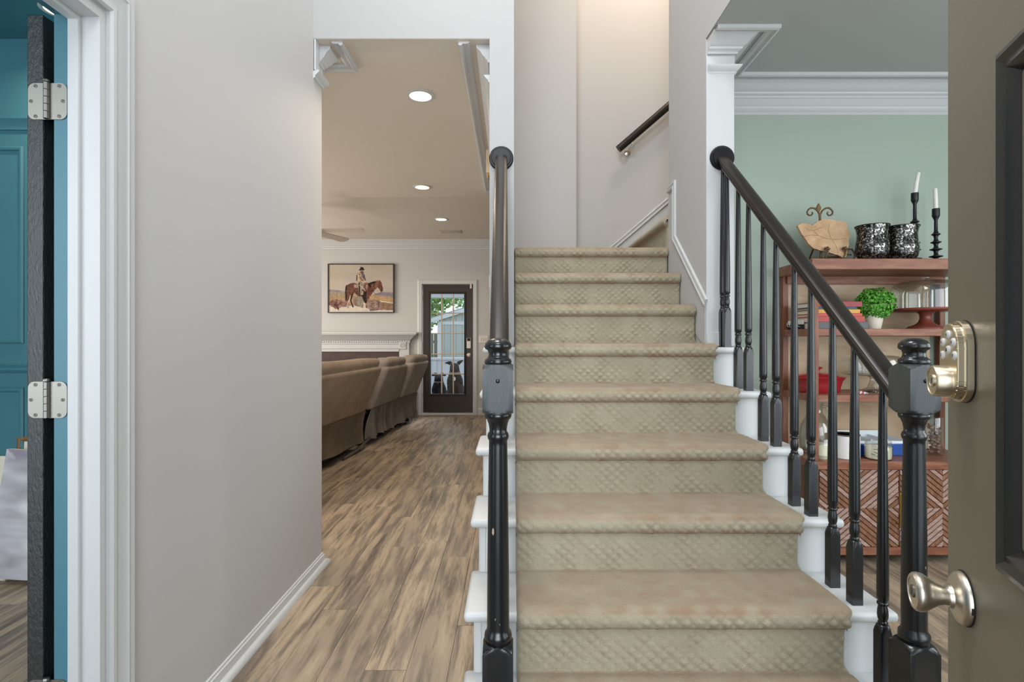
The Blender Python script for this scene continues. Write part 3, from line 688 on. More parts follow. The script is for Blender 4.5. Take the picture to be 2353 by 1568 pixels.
# second flight turning right from the landing
D2 = [0.955, 1.205, 1.455]; zz = [ZN[0] + 0.195 * (i + 1) for i in range(3)]
path = [(0.40, ZN[0] + TH * 0.9)]
for i, x in enumerate(D2):
    zb = ZN[0] if i == 0 else zz[i - 1]
    path += [(x + 0.03 - TH, zb + TH), (x + 0.03 - TH, zz[i] - 0.05)]
    xc, zc, r = x + 0.014, zz[i] - 0.015, 0.033
    path += [(xc - r * math.cos(a), zc + r * math.sin(a)) for a in np.radians([-80, -40, 0, 45, 90])]
path += [(1.70, zz[2] + TH)]
carpet('stair_carpet', path, lambda o, f: (np.full(len(o), 3.302), np.full(len(o), 4.338)), lambda X, u, v: (u, X, v), 0.008, 120, st)
for i, x in enumerate(D2):
    obj('tread', box(x + 0.004, D2[i] + 0.28, 3.33, 4.341, zz[i] - 0.03, zz[i], 0.01), 'white', st)
    obj('riser', box(x + 0.03, x + 0.048, 3.33, 4.341, (ZN[0] if i == 0 else zz[i - 1]), zz[i] - 0.03), 'white', st)

# ------------------------------------------------------------------ railings
def railing(label, xn, xr, right):
    root = thing('stair_railing', label, 'railing', (xn, 1.36, ZN[8]))
    yn = 1.36; hw = 0.0385
    c = (xn, yn, 0)
    def zp(y): return H - (y - 784) / (F / yn)
    base = lathe([(0.0546, ZN[8]), (0.0546, 0.386), (0.0500, 0.391), (0.0440, 0.397), (0.0385, 0.402), (0.034, 0.404)], c, 48, half=hw)
    post = obj('newel_post', base, 'black', root, smooth=35)
    block = lathe([(0.034, 0.984), (0.0385, 0.986), (0.0440, 0.990), (0.0500, 0.9945), (0.0546, 0.999), (0.0546, 1.097), (0.0500, 1.1015), (0.0440, 1.106), (0.0385, 1.110), (0.034, 1.112)], c, 48, half=hw)
    obj('newel_block', block, 'blackm', post, smooth=30)
    sh = lathe([(0.030, 0.402), (0.034, 0.407), (0.0355, 0.416), (0.034, 0.425), (0.0295, 0.431), (0.0285, 0.440), (0.0278, 0.60), (0.0255, 0.80), (0.0235, 0.905), (0.0235, 0.916),
                (0.0262, 0.920), (0.0278, 0.927), (0.0262, 0.934), (0.0225, 0.939), (0.0225, 0.946), (0.0245, 0.958), (0.029, 0.970), (0.0335, 0.974), (0.0350, 0.981), (0.0335, 0.986), (0.029, 0.990)], c, 40)
    obj('newel_shaft', sh, 'black', post, smooth=50)
    kn = lathe([(0.029, 1.108), (0.0335, 1.111), (0.0352, 1.117), (0.0335, 1.123), (0.029, 1.126), (0.0255, 1.131), (0.0245, 1.138), (0.0262, 1.146), (0.033, 1.150), (0.0352, 1.155), (0.0335, 1.163), (0.027, 1.171), (0.016, 1.1765), (0.0, 1.178)], c, 40)
    obj('newel_knob', kn, 'black', post, smooth=50)
    obj('screw_plug', ball((xn, yn - hw, 1.070), 0.0055, sc=(1, 0.7, 1)), 'black', post, smooth=180)
    chips = ((-0.012, -0.0245, 0.690, 0.0035, 0.010), (0.004, -0.0270, 0.455, 0.003, 0.012), (-0.006, -0.0268, 0.470, 0.002, 0.006)) if not right else ((0.008, -0.0275, 0.60, 0.0015, 0.004),)
    for ox, oy, cz_, cw, chh in chips: obj('paint_chip', ball((xn + ox, yn + oy, cz_), 1, sc=(cw, 0.0012, chh), sub=1), flat('9a8a76'), post)
    # handrail from the newel block up to the rosette
    a = Vector((xn, yn + hw, 1.027 + 0.842 * (yn + hw - 1.444))); b_ = Vector((xr, DH0 - 0.018, 1.027 + 0.842 * (DH0 - 0.018 - 1.444)))
    t = (b_ - a).normalized(); side = Vector((t.y, -t.x, 0)).normalized(); up = side.cross(t).normalized()
    half = [(0.017, 0.0), (0.019, 0.004), (0.019, 0.009), (0.0165, 0.013), (0.0165, 0.017), (0.022, 0.019), (0.0235, 0.023), (0.0285, 0.0255), (0.029, 0.030), (0.0265, 0.037), (0.018, 0.0425), (0.008, 0.044)]
    prof = half + [(-u, v) for u, v in half[::-1]]
    hb = nb()
    lo = [hb.verts.new(a + side * u + up * v + t * (-(up.y * v) / t.y)) for u, v in prof]
    hi = [hb.verts.new(b_ + side * u + up * v + t * (-(up.y * v) / t.y)) for u, v in prof]
    k = len(prof)
    for i in range(k): hb.faces.new((lo[i], lo[(i + 1) % k], hi[(i + 1) % k], hi[i]))
    hb.faces.new(lo); hb.faces.new(hi); bmesh.ops.recalc_face_normals(hb, faces=hb.faces)
    obj('handrail', hb, 'rail', root, smooth=30)
    zr = b_.z + 0.043
    y1 = DH0 - (0.008 if right else 0.0)
    obj('rosette', lathe([(0.061, y1), (0.061, y1 - 0.007), (0.056, y1 - 0.013), (0.049, y1 - 0.0125), (0.047, y1 - 0.017), (0.0, y1 - 0.018)], (xr, 0, zr), 48, axis='Y'), 'matte_black', root, smooth=35)
    # balusters: square foot, turned neck, tapering shaft
    spots = [(8, 0.188), (7, 0.062), (7, 0.175), (6, 0.050), (6, 0.163), (5, 0.052), (5, 0.163), (4, 0.055), (4, 0.165), (3, 0.050), (3, 0.101)]
    for n, o_ in spots:
        y = DN[n] + o_; x = xn + (xr - xn) * (y - 1.36) / (DH0 - 1.36); z0 = ZN[n]
        zt = 1.027 + 0.842 * (y - 1.444) + 0.006
        m = z0 + 0.180; hwb = 0.0158
        b = lathe([(0.0225, z0), (0.0225, m - 0.012), (0.0195, m), (0.0155, m + 0.010), (0.0115, m + 0.013)], (x, y, 0), 32, half=hwb)
        lathe([(0.0105, m + 0.010), (0.0125, m + 0.014), (0.0128, m + 0.018), (0.0105, m + 0.022), (0.0132, m + 0.030), (0.0142, m + 0.040), (0.0132, m + 0.052), (0.0112, m + 0.062), (0.0108, m + 0.065),
               (0.0140, m + 0.067), (0.0146, m + 0.070), (0.0140, m + 0.073), (0.0115, m + 0.075), (0.0115, m + 0.078), (0.0150, m + 0.083), (0.0152, m + 0.10), (0.0148, m + 0.2), (0.0092, zt)], (x, y, 0), 20, b)
        obj('baluster', b, 'black', root, smooth=42)
    return root
railing('black turned railing on the right, open side towards the green dining room', 1.030, 1.052, True)
railing('black turned railing on the left, its newel standing against the hallway', -0.0355, -0.054, False)

# handrail on the stair back wall
ra, rb = px(1421, 343, 4.27), px(1543, 238, 4.27)
dv = (rb - ra).normalized(); re = rb + dv * 0.9
wr = thing('wall_handrail', 'short dark handrail on a metal bracket on the upper stair wall', 'handrail', (ra.x, 4.27, ra.z))
sd = Vector((0, 1, 0)); upv = Vector((-dv.z, 0, dv.x))
rbm = nb(); sec = [(0.022 * math.cos(2 * PI * i / 14), 0.030 * math.sin(2 * PI * i / 14)) for i in range(14)]
for p, q in ((ra, re),):
    lo = [rbm.verts.new(p + sd * u + upv * v * 1.0 + dv * (0.0)) for u, v in sec]; hi = [rbm.verts.new(q + sd * u + upv * v) for u, v in sec]
    for i in range(14): rbm.faces.new((lo[i], lo[(i + 1) % 14], hi[(i + 1) % 14], hi[i]))
    rbm.faces.new(lo); rbm.faces.new(hi); bmesh.ops.recalc_face_normals(rbm, faces=rbm.faces)
obj('rail_bar', rbm, 'rail', wr, smooth=40)
for f in (0.12, 1.1):
    p = ra + dv * f
    bb = tube([p - upv * 0.026, p - upv * 0.045, p + Vector((0, 0.03, -0.075)), p + Vector((0, 0.078, -0.08))], 0.006, 8)
    lathe([(0.026, 0.080), (0.026, 0.074), (0.012, 0.070), (0, 0.069)], p + Vector((0, 0, -0.08)), 16, bb, axis='Y')
    obj('rail_bracket', bb, 'nickel', wr, smooth=40)
# ------------------------------------------------------------------ dining room: display hutch
HF, HB, HX0, HX1 = 2.79, 3.135, 1.581, 2.530        # front, back, left and right of the hutch
hu = thing('display_hutch', 'reddish wood display hutch with open shelves above two chevron-slatted doors', 'hutch', ((HX0 + HX1) / 2, (HF + HB) / 2, 0))
ZT, ZS1, ZS2, ZS3 = 1.602, 1.235, 0.886, 0.537
obj('top_board', box(HX0 - 0.012, HX1 + 0.012, HF - 0.012, HB, ZT - 0.057, ZT, 0.003, 1), 'cherry_h', hu)
obj('top_rail', box(HX0 + 0.02, HX1 - 0.02, HB - 0.05, HB - 0.02, ZT - 0.10, ZT - 0.057), 'cherry_h', hu)
pw = 0.032
for x in (HX0, HX1 - pw):
    obj('post', box(x, x + pw, HF, HF + 0.036, 0.0, ZT - 0.057, 0.002, 1), 'cherry', hu)
    obj('post', box(x, x + pw, HB - 0.036, HB, 0.0, ZT - 0.057, 0.002, 1), 'cherry', hu)
for z in (ZS1, ZS2):
    obj('shelf', box(HX0 + 0.004, HX1 - 0.004, HF + 0.003, HB - 0.004, z - 0.038, z, 0.002, 1), 'cherry_h', hu)
obj('cabinet_top', box(HX0 - 0.004, HX1 + 0.004, HF - 0.006, HB - 0.004, ZS3 - 0.042, ZS3, 0.002, 1), 'cherry_h', hu)
obj('back_panel', box(HX0 + pw, HX1 - 0.075, HB - 0.014, HB - 0.006, ZS3, ZT - 0.06), 'tanply', hu)
for x in (HX0 + 0.006, HX1 - 0.018): obj('cabinet_side', box(x, x + 0.012, HF + 0.036, HB - 0.03, 0.085, ZS3 - 0.042), 'cherry', hu)
obj('cabinet_floor', box(HX0 + 0.02, HX1 - 0.02, HF + 0.03, HB - 0.01, 0.085, 0.10), 'cherry', hu)
obj('cabinet_back', box(HX0 + 0.02, HX1 - 0.02, HB - 0.02, HB - 0.01, 0.10, ZS3 - 0.045), 'cherry', hu)
obj('bottom_rail', box(HX0 + pw, HX1 - pw, HF + 0.004, HF + 0.03, 0.042, 0.084, 0.002, 1), 'cherry_h', hu)
def clip(poly, x0, x1, z0, z1):
    def cut(p, f, inter):
        o = []
        for i in range(len(p)):
            a, c = p[i], p[(i + 1) % len(p)]
            if f(a): o.append(a)
            if f(a) != f(c): o.append(inter(a, c))
        return o
    def ix(v): return lambda a, c: (v, a[1] + (c[1] - a[1]) * (v - a[0]) / (c[0] - a[0]))
    def iz(v): return lambda a, c: (a[0] + (c[0] - a[0]) * (v - a[1]) / (c[1] - a[1]), v)
    p = cut(poly, lambda q: q[0] >= x0, ix(x0)); p = cut(p, lambda q: q[0] <= x1, ix(x1)) if p else p
    p = cut(p, lambda q: q[1] >= z0, iz(z0)) if p else p; return cut(p, lambda q: q[1] <= z1, iz(z1)) if p else p
mid = 2.0365; dz0, dz1 = 0.088, ZS3 - 0.045
for x0, x1, hs in ((HX0 + pw + 0.003, mid - 0.002, 1), (mid + 0.002, HX1 - pw - 0.003, -1)):
    dr = obj('door', box(x0, x1, HF + 0.012, HF + 0.024, dz0, dz1), 'slat_b', hu)
    xc, zc = (x0 + x1) / 2, (dz0 + dz1) / 2
    for qx in (-1, 1):
        for qz in (-1, 1):
            ax0, ax1 = (xc + 0.0005, x1) if qx > 0 else (x0, xc - 0.0005); az0, az1 = (zc + 0.0005, dz1) if qz > 0 else (dz0, zc - 0.0005)
            th = math.atan2(qz * 0.82, qx); dx_, dz_ = math.cos(th), math.sin(th); nx_, nz_ = -dz_, dx_
            cx_, cz_ = (ax0 + ax1) / 2, (az0 + az1) / 2
            for k in range(-7, 8):
                w, sp = 0.0175, 0.0228
                ox, oz = cx_ + nx_ * k * sp, cz_ + nz_ * k * sp
                q = [(ox + dx_ * s * 0.4 + nx_ * t * w / 2, oz + dz_ * s * 0.4 + nz_ * t * w / 2) for s, t in ((-1, -1), (1, -1), (1, 1), (-1, 1))]
                e = 0.004 * R.random(); q = clip(q, ax0 + e * (qx < 0), ax1 - e * (qx > 0), az0, az1)
                if len(q) < 3: continue
                A = abs(sum(q[i][0] * q[(i + 1) % len(q)][1] - q[(i + 1) % len(q)][0] * q[i][1] for i in range(len(q)))) / 2
                if A < 4e-5: continue
                pr = 0.007 + 0.004 * R.random()
                obj('slat', prism(q, xz, HF + 0.012 - pr, HF + 0.0125), 'slat_a' if (qx * qz > 0) == (k % 5 != 0) else 'slat_b', dr)
    hx = x1 - 0.012 if hs > 0 else x0 + 0.012
    if hs > 0:
        hb = box(hx - 0.004, hx + 0.004, HF - 0.030, HF - 0.022, 0.195, 0.370, 0.001, 1)
        for z in (0.212, 0.352): box(hx - 0.003, hx + 0.003, HF - 0.024, HF + 0.004, z - 0.003, z + 0.003, b=hb)
        obj('door_handle', hb, 'brass', dr)
# ---- on the top
bk = px(1885, 593, 2.97)
ea = thing('display_easel', 'bronze easel with scrolled finial holding the fossil stone slab on the hutch', 'easel', (bk.x, 2.97, ZT))
def P3(x, y, d): return px(x, y, d)
D = 2.975
s1 = 2.415e-3      # metres per pixel at this depth
stem = tube([P3(1886, 594, D), P3(1886, 540, D), P3(1884, 505, D + 0.01), P3(1884, 490, D + 0.01)], 0.006, 8)
obj('stem', stem, 'bronze', ea, smooth=60)
fl = prism([(P3(1883, 466, D).x + u, P3(1883, 466, D).z + v) for u, v in ((0, 0), (0.012, -0.022), (0.014, -0.032), (0.006, -0.045), (0.003, -0.058), (-0.003, -0.058), (-0.006, -0.045), (-0.014, -0.032), (-0.012, -0.022))], xz, D + 0.004, D + 0.014, bev=0.002, seg=1)
obj('finial', fl, 'bronze', ea)
for sg in (-1, 1):
    c = [(0, 500), (2, 491), (6, 484), (13, 479), (21, 478), (27, 482), (30, 487), (29, 492), (25, 495), (20, 495), (17, 491), (19, 487)]
    obj('scroll', tube([P3(1884 + sg * u * 0.98, v, D + 0.008) for u, v in c], 0.0048, 8, taper=[1, 1, 1, 1, 1, 1, 1, 1, 1, 0.9, 0.9, 0.8]), 'bronze', ea, smooth=60)
    # lower scroll feet and the hooks in front of the slab
    fx = 1897 if sg < 0 else 1938
    obj('hook', tube([P3(fx, 593, D - 0.05), P3(fx + 4, 585, D - 0.055), P3(fx + 6, 575, D - 0.06), P3(fx + 1, 569, D - 0.062), P3(fx - 3, 574, D - 0.062)], 0.004, 8), 'bronze', ea, smooth=60)
    for k in range(5):
        a = 2 * PI * k / 5; p = P3(fx + 4, 572, D - 0.068)
        obj('leaf_ornament', ball(p + Vector((0.011 * math.cos(a), 0, 0.009 * math.sin(a))), 0.007, sc=(1, 0.5, 0.8), sub=1), 'bronze', ea, smooth=180)
obj('foot_scroll', tube([P3(1944, 577, D - 0.04), P3(1950, 573, D - 0.04), P3(1957, 573, D - 0.04), P3(1963, 580, D - 0.04), P3(1964, 588, D - 0.04), P3(1962, 594, D - 0.04)], 0.0045, 8), 'bronze', ea, smooth=60)
obj('foot_scroll', tube([P3(1951, 574, D - 0.04), P3(1946, 579, D - 0.04), P3(1949, 585, D - 0.04), P3(1956, 586, D - 0.04)], 0.004, 8), 'bronze', ea, smooth=60)
obj('back_leg', tube([P3(1885, 530, D + 0.01), Vector((bk.x, 3.11, ZT + 0.004))], 0.005, 8), 'bronze', ea)
obj('ledge', tube([P3(1892, 590, D - 0.05), P3(1892, 591, D), P3(1938, 591, D), P3(1938, 590, D - 0.05)], 0.005, 8), 'bronze', ea)
out = [(1829, 520), (1840, 514), (1850, 515), (1862, 519), (1876, 510), (1888, 505), (1905, 506), (1922, 510), (1940, 512), (1944, 528), (1949, 540), (1946, 553), (1948, 562), (1944, 575), (1941, 592), (1932, 593), (1922, 588), (1905, 583), (1893, 579), (1880, 577), (1868, 573), (1858, 565), (1848, 552), (1838, 538)]
sl = thing('stone_slab', 'flat tan fossil-patterned stone slab with a broken edge, upright on the bronze easel', 'stone slab', (bk.x, 2.94, ZT + 0.01))
fs = []
for i in range(len(out)):
    (x0, y0), (x1, y1) = out[i], out[(i + 1) % len(out)]
    for k in range(4): fs.append((x0 + (x1 - x0) * k / 4 + R.uniform(-.9, .9), y0 + (y1 - y0) * k / 4 + R.uniform(-.9, .9)))
ps = [(X_(x, 2.94), Z_(y, 2.94)) for x, y in fs]
obj('slab', prism(ps, xz, 2.925, 2.943, bev=0.0), 'slab', sl)
for pp in ([(1868, 530), (1880, 541), (1896, 548), (1918, 551), (1944, 548)], [(1906, 512), (1903, 530), (1909, 546), (1921, 566), (1926, 583)], [(1846, 545), (1862, 540), (1880, 541)], [(1850, 522), (1858, 529), (1868, 530), (1890, 522)]):
    obj('vein', tube([(X_(x, 2.925), 2.9250, Z_(y, 2.925)) for x, y in pp], 0.0011, 5), flat('8d6c4b'), sl)
# mercury glass votives
def votive(cx, cd, label):
    t = thing('candle_holder', label, 'candle holder', (X_(cx, cd), cd, ZT), group='mercury glass candle holders')
    prof = [(0.0, 0.001), (0.045, 0.002), (0.064, 0.014), (0.076, 0.036), (0.080, 0.062), (0.078, 0.095), (0.073, 0.125), (0.072, 0.150), (0.076, 0.175), (0.081, 0.192)]
    inner = [(0.079, 0.192), (0.073, 0.172), (0.069, 0.150), (0.070, 0.125), (0.074, 0.095), (0.076, 0.062), (0.070, 0.036), (0.0, 0.02)]
    obj('bowl', lathe([(r, z + ZT) for r, z in prof + inner], (X_(cx, cd), cd, 0), 40), 'mercury', t, smooth=60)
    obj('rim', lathe([(0.0825, ZT + 0.190), (0.0825, ZT + 0.195), (0.0785, ZT + 0.195), (0.0785, ZT + 0.190)], (X_(cx, cd), cd, 0), 40, cap=False), 'iron', t, smooth=60)
votive(2004, 2.89, 'rounded mercury glass candle holder next to the stone slab')
votive(2072, 2.91, 'rounded mercury glass candle holder in front of the taller candlestick')
def stick(cx, ytop, ycandle, discs, cd, lean, label):
    x = X_(cx, cd); zt = Z_(ytop, cd)
    t = thing('candlestick', label, 'candlestick', (x, cd, ZT), group='black iron candlesticks')
    pr = [(0.042, ZT), (0.042, ZT + 0.004), (0.012, ZT + 0.012)]
    for z, r in discs:
        pr += [(0.0095, z - 0.020), (0.012, z - 0.008), (r, z - 0.001), (r, z + 0.002), (0.013, z + 0.008), (0.009, z + 0.02)]
    pr += [(0.0085, zt - 0.065), (0.017, zt - 0.045), (0.0185, zt - 0.042), (0.0185, zt), (0.013, zt), (0.012, zt - 0.012), (0, zt - 0.012)]
    pr.sort(key=lambda p: 0) 
    obj('stand', lathe(pr, (x, cd, 0), 28), 'iron', t, smooth=40)
    zc = Z_(ycandle, cd)
    c = thing('candle', label.replace('black iron candlestick', 'white taper candle standing in the black candlestick'), 'candle', (x, cd, zt - 0.012), group='white taper candles')
    k = tube([(x, cd, zt - 0.011), (x + lean * 0.5, cd, (zt + zc) / 2), (x + lean, cd, zc - 0.006), (x + lean * 1.02, cd, zc)], 0.0108, 16, taper=[1, 1, 0.95, 0.6])
    obj('wax', k, 'candle', c, smooth=40)
    obj('wick', tube([(x + lean * 1.02, cd, zc - 0.001), (x + lean * 1.02 + 0.001, cd, zc + 0.006)], 0.0008, 5), 'ink', c)
stick(2102, 444, 396, [(ZT + 0.035, 0.034), (ZT + 0.085, 0.030), (ZT + 0.125, 0.026), (ZT + 0.245, 0.022)], 3.02, 0.020, 'taller black iron candlestick with a leaning candle on the hutch')
stick(2150.5, 480, 433, [(ZT + 0.045, 0.033), (ZT + 0.085, 0.030), (ZT + 0.125, 0.026), (ZT + 0.170, 0.022)], 3.0, -0.004, 'shorter black iron candlestick nearest the open front door')
for o in [o for o in COL.objects if o.name.startswith('candle') and o.get('category') == 'candle']:
    o['label'] = 'leaning white taper candle in the taller candlestick' if 'leaning' in o['label'] else 'upright white taper candle in the shorter candlestick'
# ---- shelf 1: books, plant, cake stand
zb = ZS1 + 0.0005
books = [(0.0365, '4d4f55', 0.270, 'FAVORITE', 'f0e6c8', 0.020, 'grey cookbook at the bottom of the stack on the upper hutch shelf'),
         (0.0300, 'a8302b', 0.250, 'Cooking Light', 'f0dcd0', 0.014, 'thick red cookbook second from the bottom of the hutch stack'),
         (0.0160, 'b5402e', 0.235, 'RECIPES', 'eec8b8', 0.006, 'thin orange-red book under the yellow book in the hutch stack'),
         (0.0210, 'c9962f', 0.225, 'KITCHEN', 'e9d9a8', 0.009, 'yellow book in the middle of the hutch stack'),
         (0.0130, '1f3a52', 0.205, 'BAKING', 'b9cbd6', 0.006, 'thin dark blue book under the topmost book of the hutch stack'),
         (0.0290, '8e2430', 0.240, 'HOME', 'f0dada', 0.012, 'dark red book topmost in the hutch stack')]
for i, (h, c, wd, tl, tc, ts, lb) in enumerate(books):
    x0 = 1.622 + R.uniform(0, 0.006); y0 = HF + 0.030 + R.uniform(0, 0.006); dp = 0.235
    t = thing('book', lb, 'book', (x0 + wd / 2, y0 + dp / 2, zb), group='stacked cookbooks on the hutch')
    cv = nb()
    box(x0, x0 + wd, y0, y0 + dp, zb, zb + 0.0025, b=cv); box(x0, x0 + wd, y0, y0 + dp, zb + h - 0.0028, zb + h - 0.0003, b=cv); box(x0, x0 + wd, y0 - 0.002, y0 + 0.003, zb, zb + h - 0.0003, 0.0008, 1, b=cv)
    obj('cover', cv, flat(c, 0.4), t)
    obj('page_block', box(x0 + 0.004, x0 + wd - 0.004, y0 + 0.003, y0 + dp - 0.004, zb + 0.0025, zb + h - 0.0028), 'paper', t)
    text('title', tl, ts * 1.15, flat(tc), t, Matrix.Translation((x0 + (0.105 if i == 0 else 0.06), y0 - 0.0022, zb + h / 2)) @ FACE_CAM)
    zb += h
nb_ = thing('notebook', 'small black and white spiral notebook beside the book stack on the hutch', 'notebook', (1.612, 3.03, ZS1))
obj('cover', box(1.604, 1.6195, 2.94, 3.09, ZS1 + 0.0005, ZS1 + 0.028, 0.002, 1), 'ink', nb_)
obj('page_block', box(1.6055, 1.618, 2.942, 3.088, ZS1 + 0.028, ZS1 + 0.052), 'paper', nb_)
for k in range(6): obj('ring', tube(arc((1.604, 2.955 + k * 0.022, ZS1 + 0.03), 0.016, PI * 0.5, PI * 1.5, 8, 'xz'), 0.0012, 5), 'trayw', nb_)
# topiary
tp = thing('potted_topiary', 'round green boxwood topiary in a tapered cream pot on the upper shelf', 'potted plant', (X_(2008, 2.93), 2.93, ZS1))
tx, ty = X_(2009, 2.93), 2.93
obj('pot', lathe([(0.030, ZS1), (0.031, ZS1 + 0.002), (0.046, ZS1 + 0.078), (0.047, ZS1 + 0.082), (0.043, ZS1 + 0.082), (0.040, ZS1 + 0.070), (0, ZS1 + 0.068)], (tx, ty, 0), 32), 'pot', tp, smooth=40)
obj('stem', tube([(tx, ty, ZS1 + 0.06), (tx, ty, ZS1 + 0.13)], 0.008, 8), 'bark', tp)
lf = nb(); cz = Z_(697, 2.93)
for k in range(2300):
    v = Vector((R.gauss(0, 1), R.gauss(0, 1), R.gauss(0, 1))).normalized()
    rr = (0.55 + 0.45 * R.random() ** 0.5) * (1 + 0.10 * math.sin(5 * v.x + 3 * v.z) * math.sin(4 * v.y))
    p = Vector((tx + v.x * 0.098 * rr, ty + v.y * 0.092 * rr, cz + v.z * 0.083 * rr - (0.010 if v.z < 0 else 0)))
    nrm = (v + Vector((R.uniform(-.7, .7), R.uniform(-.7, .7), R.uniform(-.4, .9)))).normalized(); a = nrm.orthogonal().normalized(); a = Matrix.Rotation(R.random() * 6.28, 3, nrm) @ a; c = nrm.cross(a)
    s_ = R.uniform(0.0065, 0.011)
    q = [lf.verts.new(p - a * s_), lf.verts.new(p + c * s_ * 0.55 + nrm * 0.0015), lf.verts.new(p + a * s_), lf.verts.new(p - c * s_ * 0.55 + nrm * 0.0015)]
    lf.faces.new((q[0], q[1], q[2])); lf.faces.new((q[0], q[2], q[3]))
fo = obj('foliage', lf, 'leaf', tp); fo['kind'] = 'stuff'
# cake stands
def cake(cx, cd, z0, zp, rp, rd, zdome, base_m, label, foot):
    x = X_(cx, cd)
    t = thing('cake_stand', label, 'cake stand', (x, cd, z0))
    obj('pedestal', lathe([(foot, z0), (foot, z0 + 0.006), (foot * 0.92, z0 + 0.016), (foot * 0.62, z0 + 0.024), (0.036, z0 + 0.038), (0.028, z0 + 0.06), (0.030, zp - 0.028), (0.044, zp - 0.014), (0.05, zp - 0.012)], (x, cd, 0), 36), base_m, t, smooth=45)
    obj('plate', lathe([(0.04, zp - 0.013), (rp - 0.006, zp - 0.012), (rp, zp - 0.006), (rp, zp), (rp - 0.006, zp + 0.003), (rd + 0.006, zp + 0.001), (0, zp + 0.001)], (x, cd, 0), 56), base_m, t, smooth=45)
    hD = zdome - zp
    obj('dome', lathe([(rd, zp + 0.002), (rd, zp + 0.55 * hD), (rd * 0.985, zp + 0.72 * hD), (rd * 0.93, zp + 0.86 * hD), (rd * 0.80, zp + 0.95 * hD), (rd * 0.55, zp + 0.99 * hD), (0.012, zdome)], (x, cd, 0), 56, cap=False), 'glass', t, smooth=60)
    obj('dome_knob', lathe([(0.010, zdome), (0.009, zdome + 0.006), (0.018, zdome + 0.012), (0.020, zdome + 0.020), (0.015, zdome + 0.028), (0, zdome + 0.031)], (x, cd, 0), 24), 'glass', t, smooth=60)
cake(2127, 2.955, ZS1, Z_(711, 2.955), 0.172, 0.160, Z_(646, 2.955), 'dkwood', 'mahogany footed cake stand under a clear glass dome on the upper shelf', 0.088)
cake(2012, 2.955, ZS2, Z_(857, 2.955), 0.160, 0.128, Z_(816, 2.955), 'glass', 'clear glass footed cake stand and dome on the middle hutch shelf', 0.066)
# ---- shelf 2: casserole and packet
cd = 2.95; x = X_(1879, cd); zk = ZS2
cs_ = thing('casserole_dish', 'fluted oval red casserole dish with a knobbed lid on the middle hutch shelf', 'casserole dish', (x, cd, zk))
db = nb(); ring_n = 120; rings = []
for (ra_, z) in ((0.108, 0.0), (0.112, 0.004), (0.120, 0.040), (0.126, 0.062), (0.142, 0.078), (0.146, 0.082), (0.142, 0.085), (0.122, 0.078)):
    ring = []
    for i in range(ring_n):
        a = 2 * PI * i / ring_n; fl_ = 1 + (0.014 * math.cos(a * 40) if 0.003 < z < 0.07 else 0)
        ring.append(db.verts.new((x + ra_ * fl_ * math.cos(a), cd + ra_ * 0.72 * fl_ * math.sin(a), zk + z)))
    rings.append(ring)
for a_, b_ in zip(rings, rings[1:]):
    for i in range(ring_n): db.faces.new((a_[i], a_[(i + 1) % ring_n], b_[(i + 1) % ring_n], b_[i]))
db.faces.new(rings[0]); bmesh.ops.recalc_face_normals(db, faces=db.faces)
obj('dish', db, 'redpot', cs_, smooth=50)
lid = obj('lid', lathe([(0.128, zk + 0.081), (0.128, zk + 0.086), (0.110, zk + 0.096), (0.06, zk + 0.106), (0.014, zk + 0.110), (0, zk + 0.110)], (x, cd, 0), 48, sy=0.72), 'redpot', cs_, smooth=50)
obj('lid_knob', lathe([(0.012, zk + 0.109), (0.009, zk + 0.118), (0.011, zk + 0.126), (0.024, zk + 0.132), (0.025, zk + 0.137), (0.018, zk + 0.141), (0, zk + 0.142)], (x, cd, 0), 28), 'redpot', lid, smooth=50)
pc = px(1976, 899, 2.87)
pk = thing('sweet_wrapper', 'small crumpled red and white wrapper lying on the middle hutch shelf', 'wrapper', (pc.x, 2.86, ZS2))
for k in range(5):
    u = k - 2
    obj('fold', prism([(pc.x + u * 0.009 - 0.007, ZS2 + 0.0005), (pc.x + u * 0.009 + 0.009, ZS2 + 0.0008), (pc.x + u * 0.009 + 0.006, ZS2 + 0.016 - abs(u - (-1)) * 0.003), (pc.x + u * 0.009 - 0.003, ZS2 + 0.012)], xz, 2.85 - 0.003 * k, 2.872 - 0.002 * k, bev=0.0015, seg=1), flat(('b8323a', 'd8d5d5', 'c24b52', 'dcdcdc', '9c9aa0')[k], 0.35), pk)
# ---- cabinet top: jug, cream jar, paint can, candle jar, blue tray, vase
def lath_thing(name, label, cat, cx, cd, z0, parts, seg=36):
    x = X_(cx, cd); t = thing(name, label, cat, (x, cd, z0))
    for pn, pr, m in parts: obj(pn, lathe([(r, z0 + z) for r, z in pr], (x, cd, 0), seg, cap=(pn not in ('bottle', 'glass_wall'))), m, t, smooth=50)
    return t, x
z3 = ZS3 + 0.0003
t, x = lath_thing('glass_jug', 'rounded clear glass jug behind the cream jar at the left of the hutch', 'jug', 1874, 3.01, z3, [('bottle', [(0.04, 0.002), (0.070, 0.006), (0.082, 0.04), (0.086, 0.10), (0.078, 0.155), (0.050, 0.205), (0.036, 0.225), (0.034, 0.27), (0.040, 0.278), (0.040, 0.285)], 'glass')])
hp = [(x + 0.036, 3.01, z3 + 0.262), (x + 0.062, 3.01, z3 + 0.258), (x + 0.070, 3.01, z3 + 0.235), (x + 0.064, 3.01, z3 + 0.205), (x + 0.058, 3.01, z3 + 0.19)]
obj('handle', tube(hp, 0.006, 8), 'glass', t, smooth=60)
t, x = lath_thing('candle_jar', 'tall pale cream candle jar beside the glass jug on the hutch', 'candle', 1889, 2.86, z3, [('wax', [(0.032, 0), (0.0335, 0.003), (0.0335, 0.082), (0, 0.082)], 'cream'), ('glass_wall', [(0.035, 0.001), (0.036, 0.004), (0.036, 0.105), (0.034, 0.108)], 'glass')])
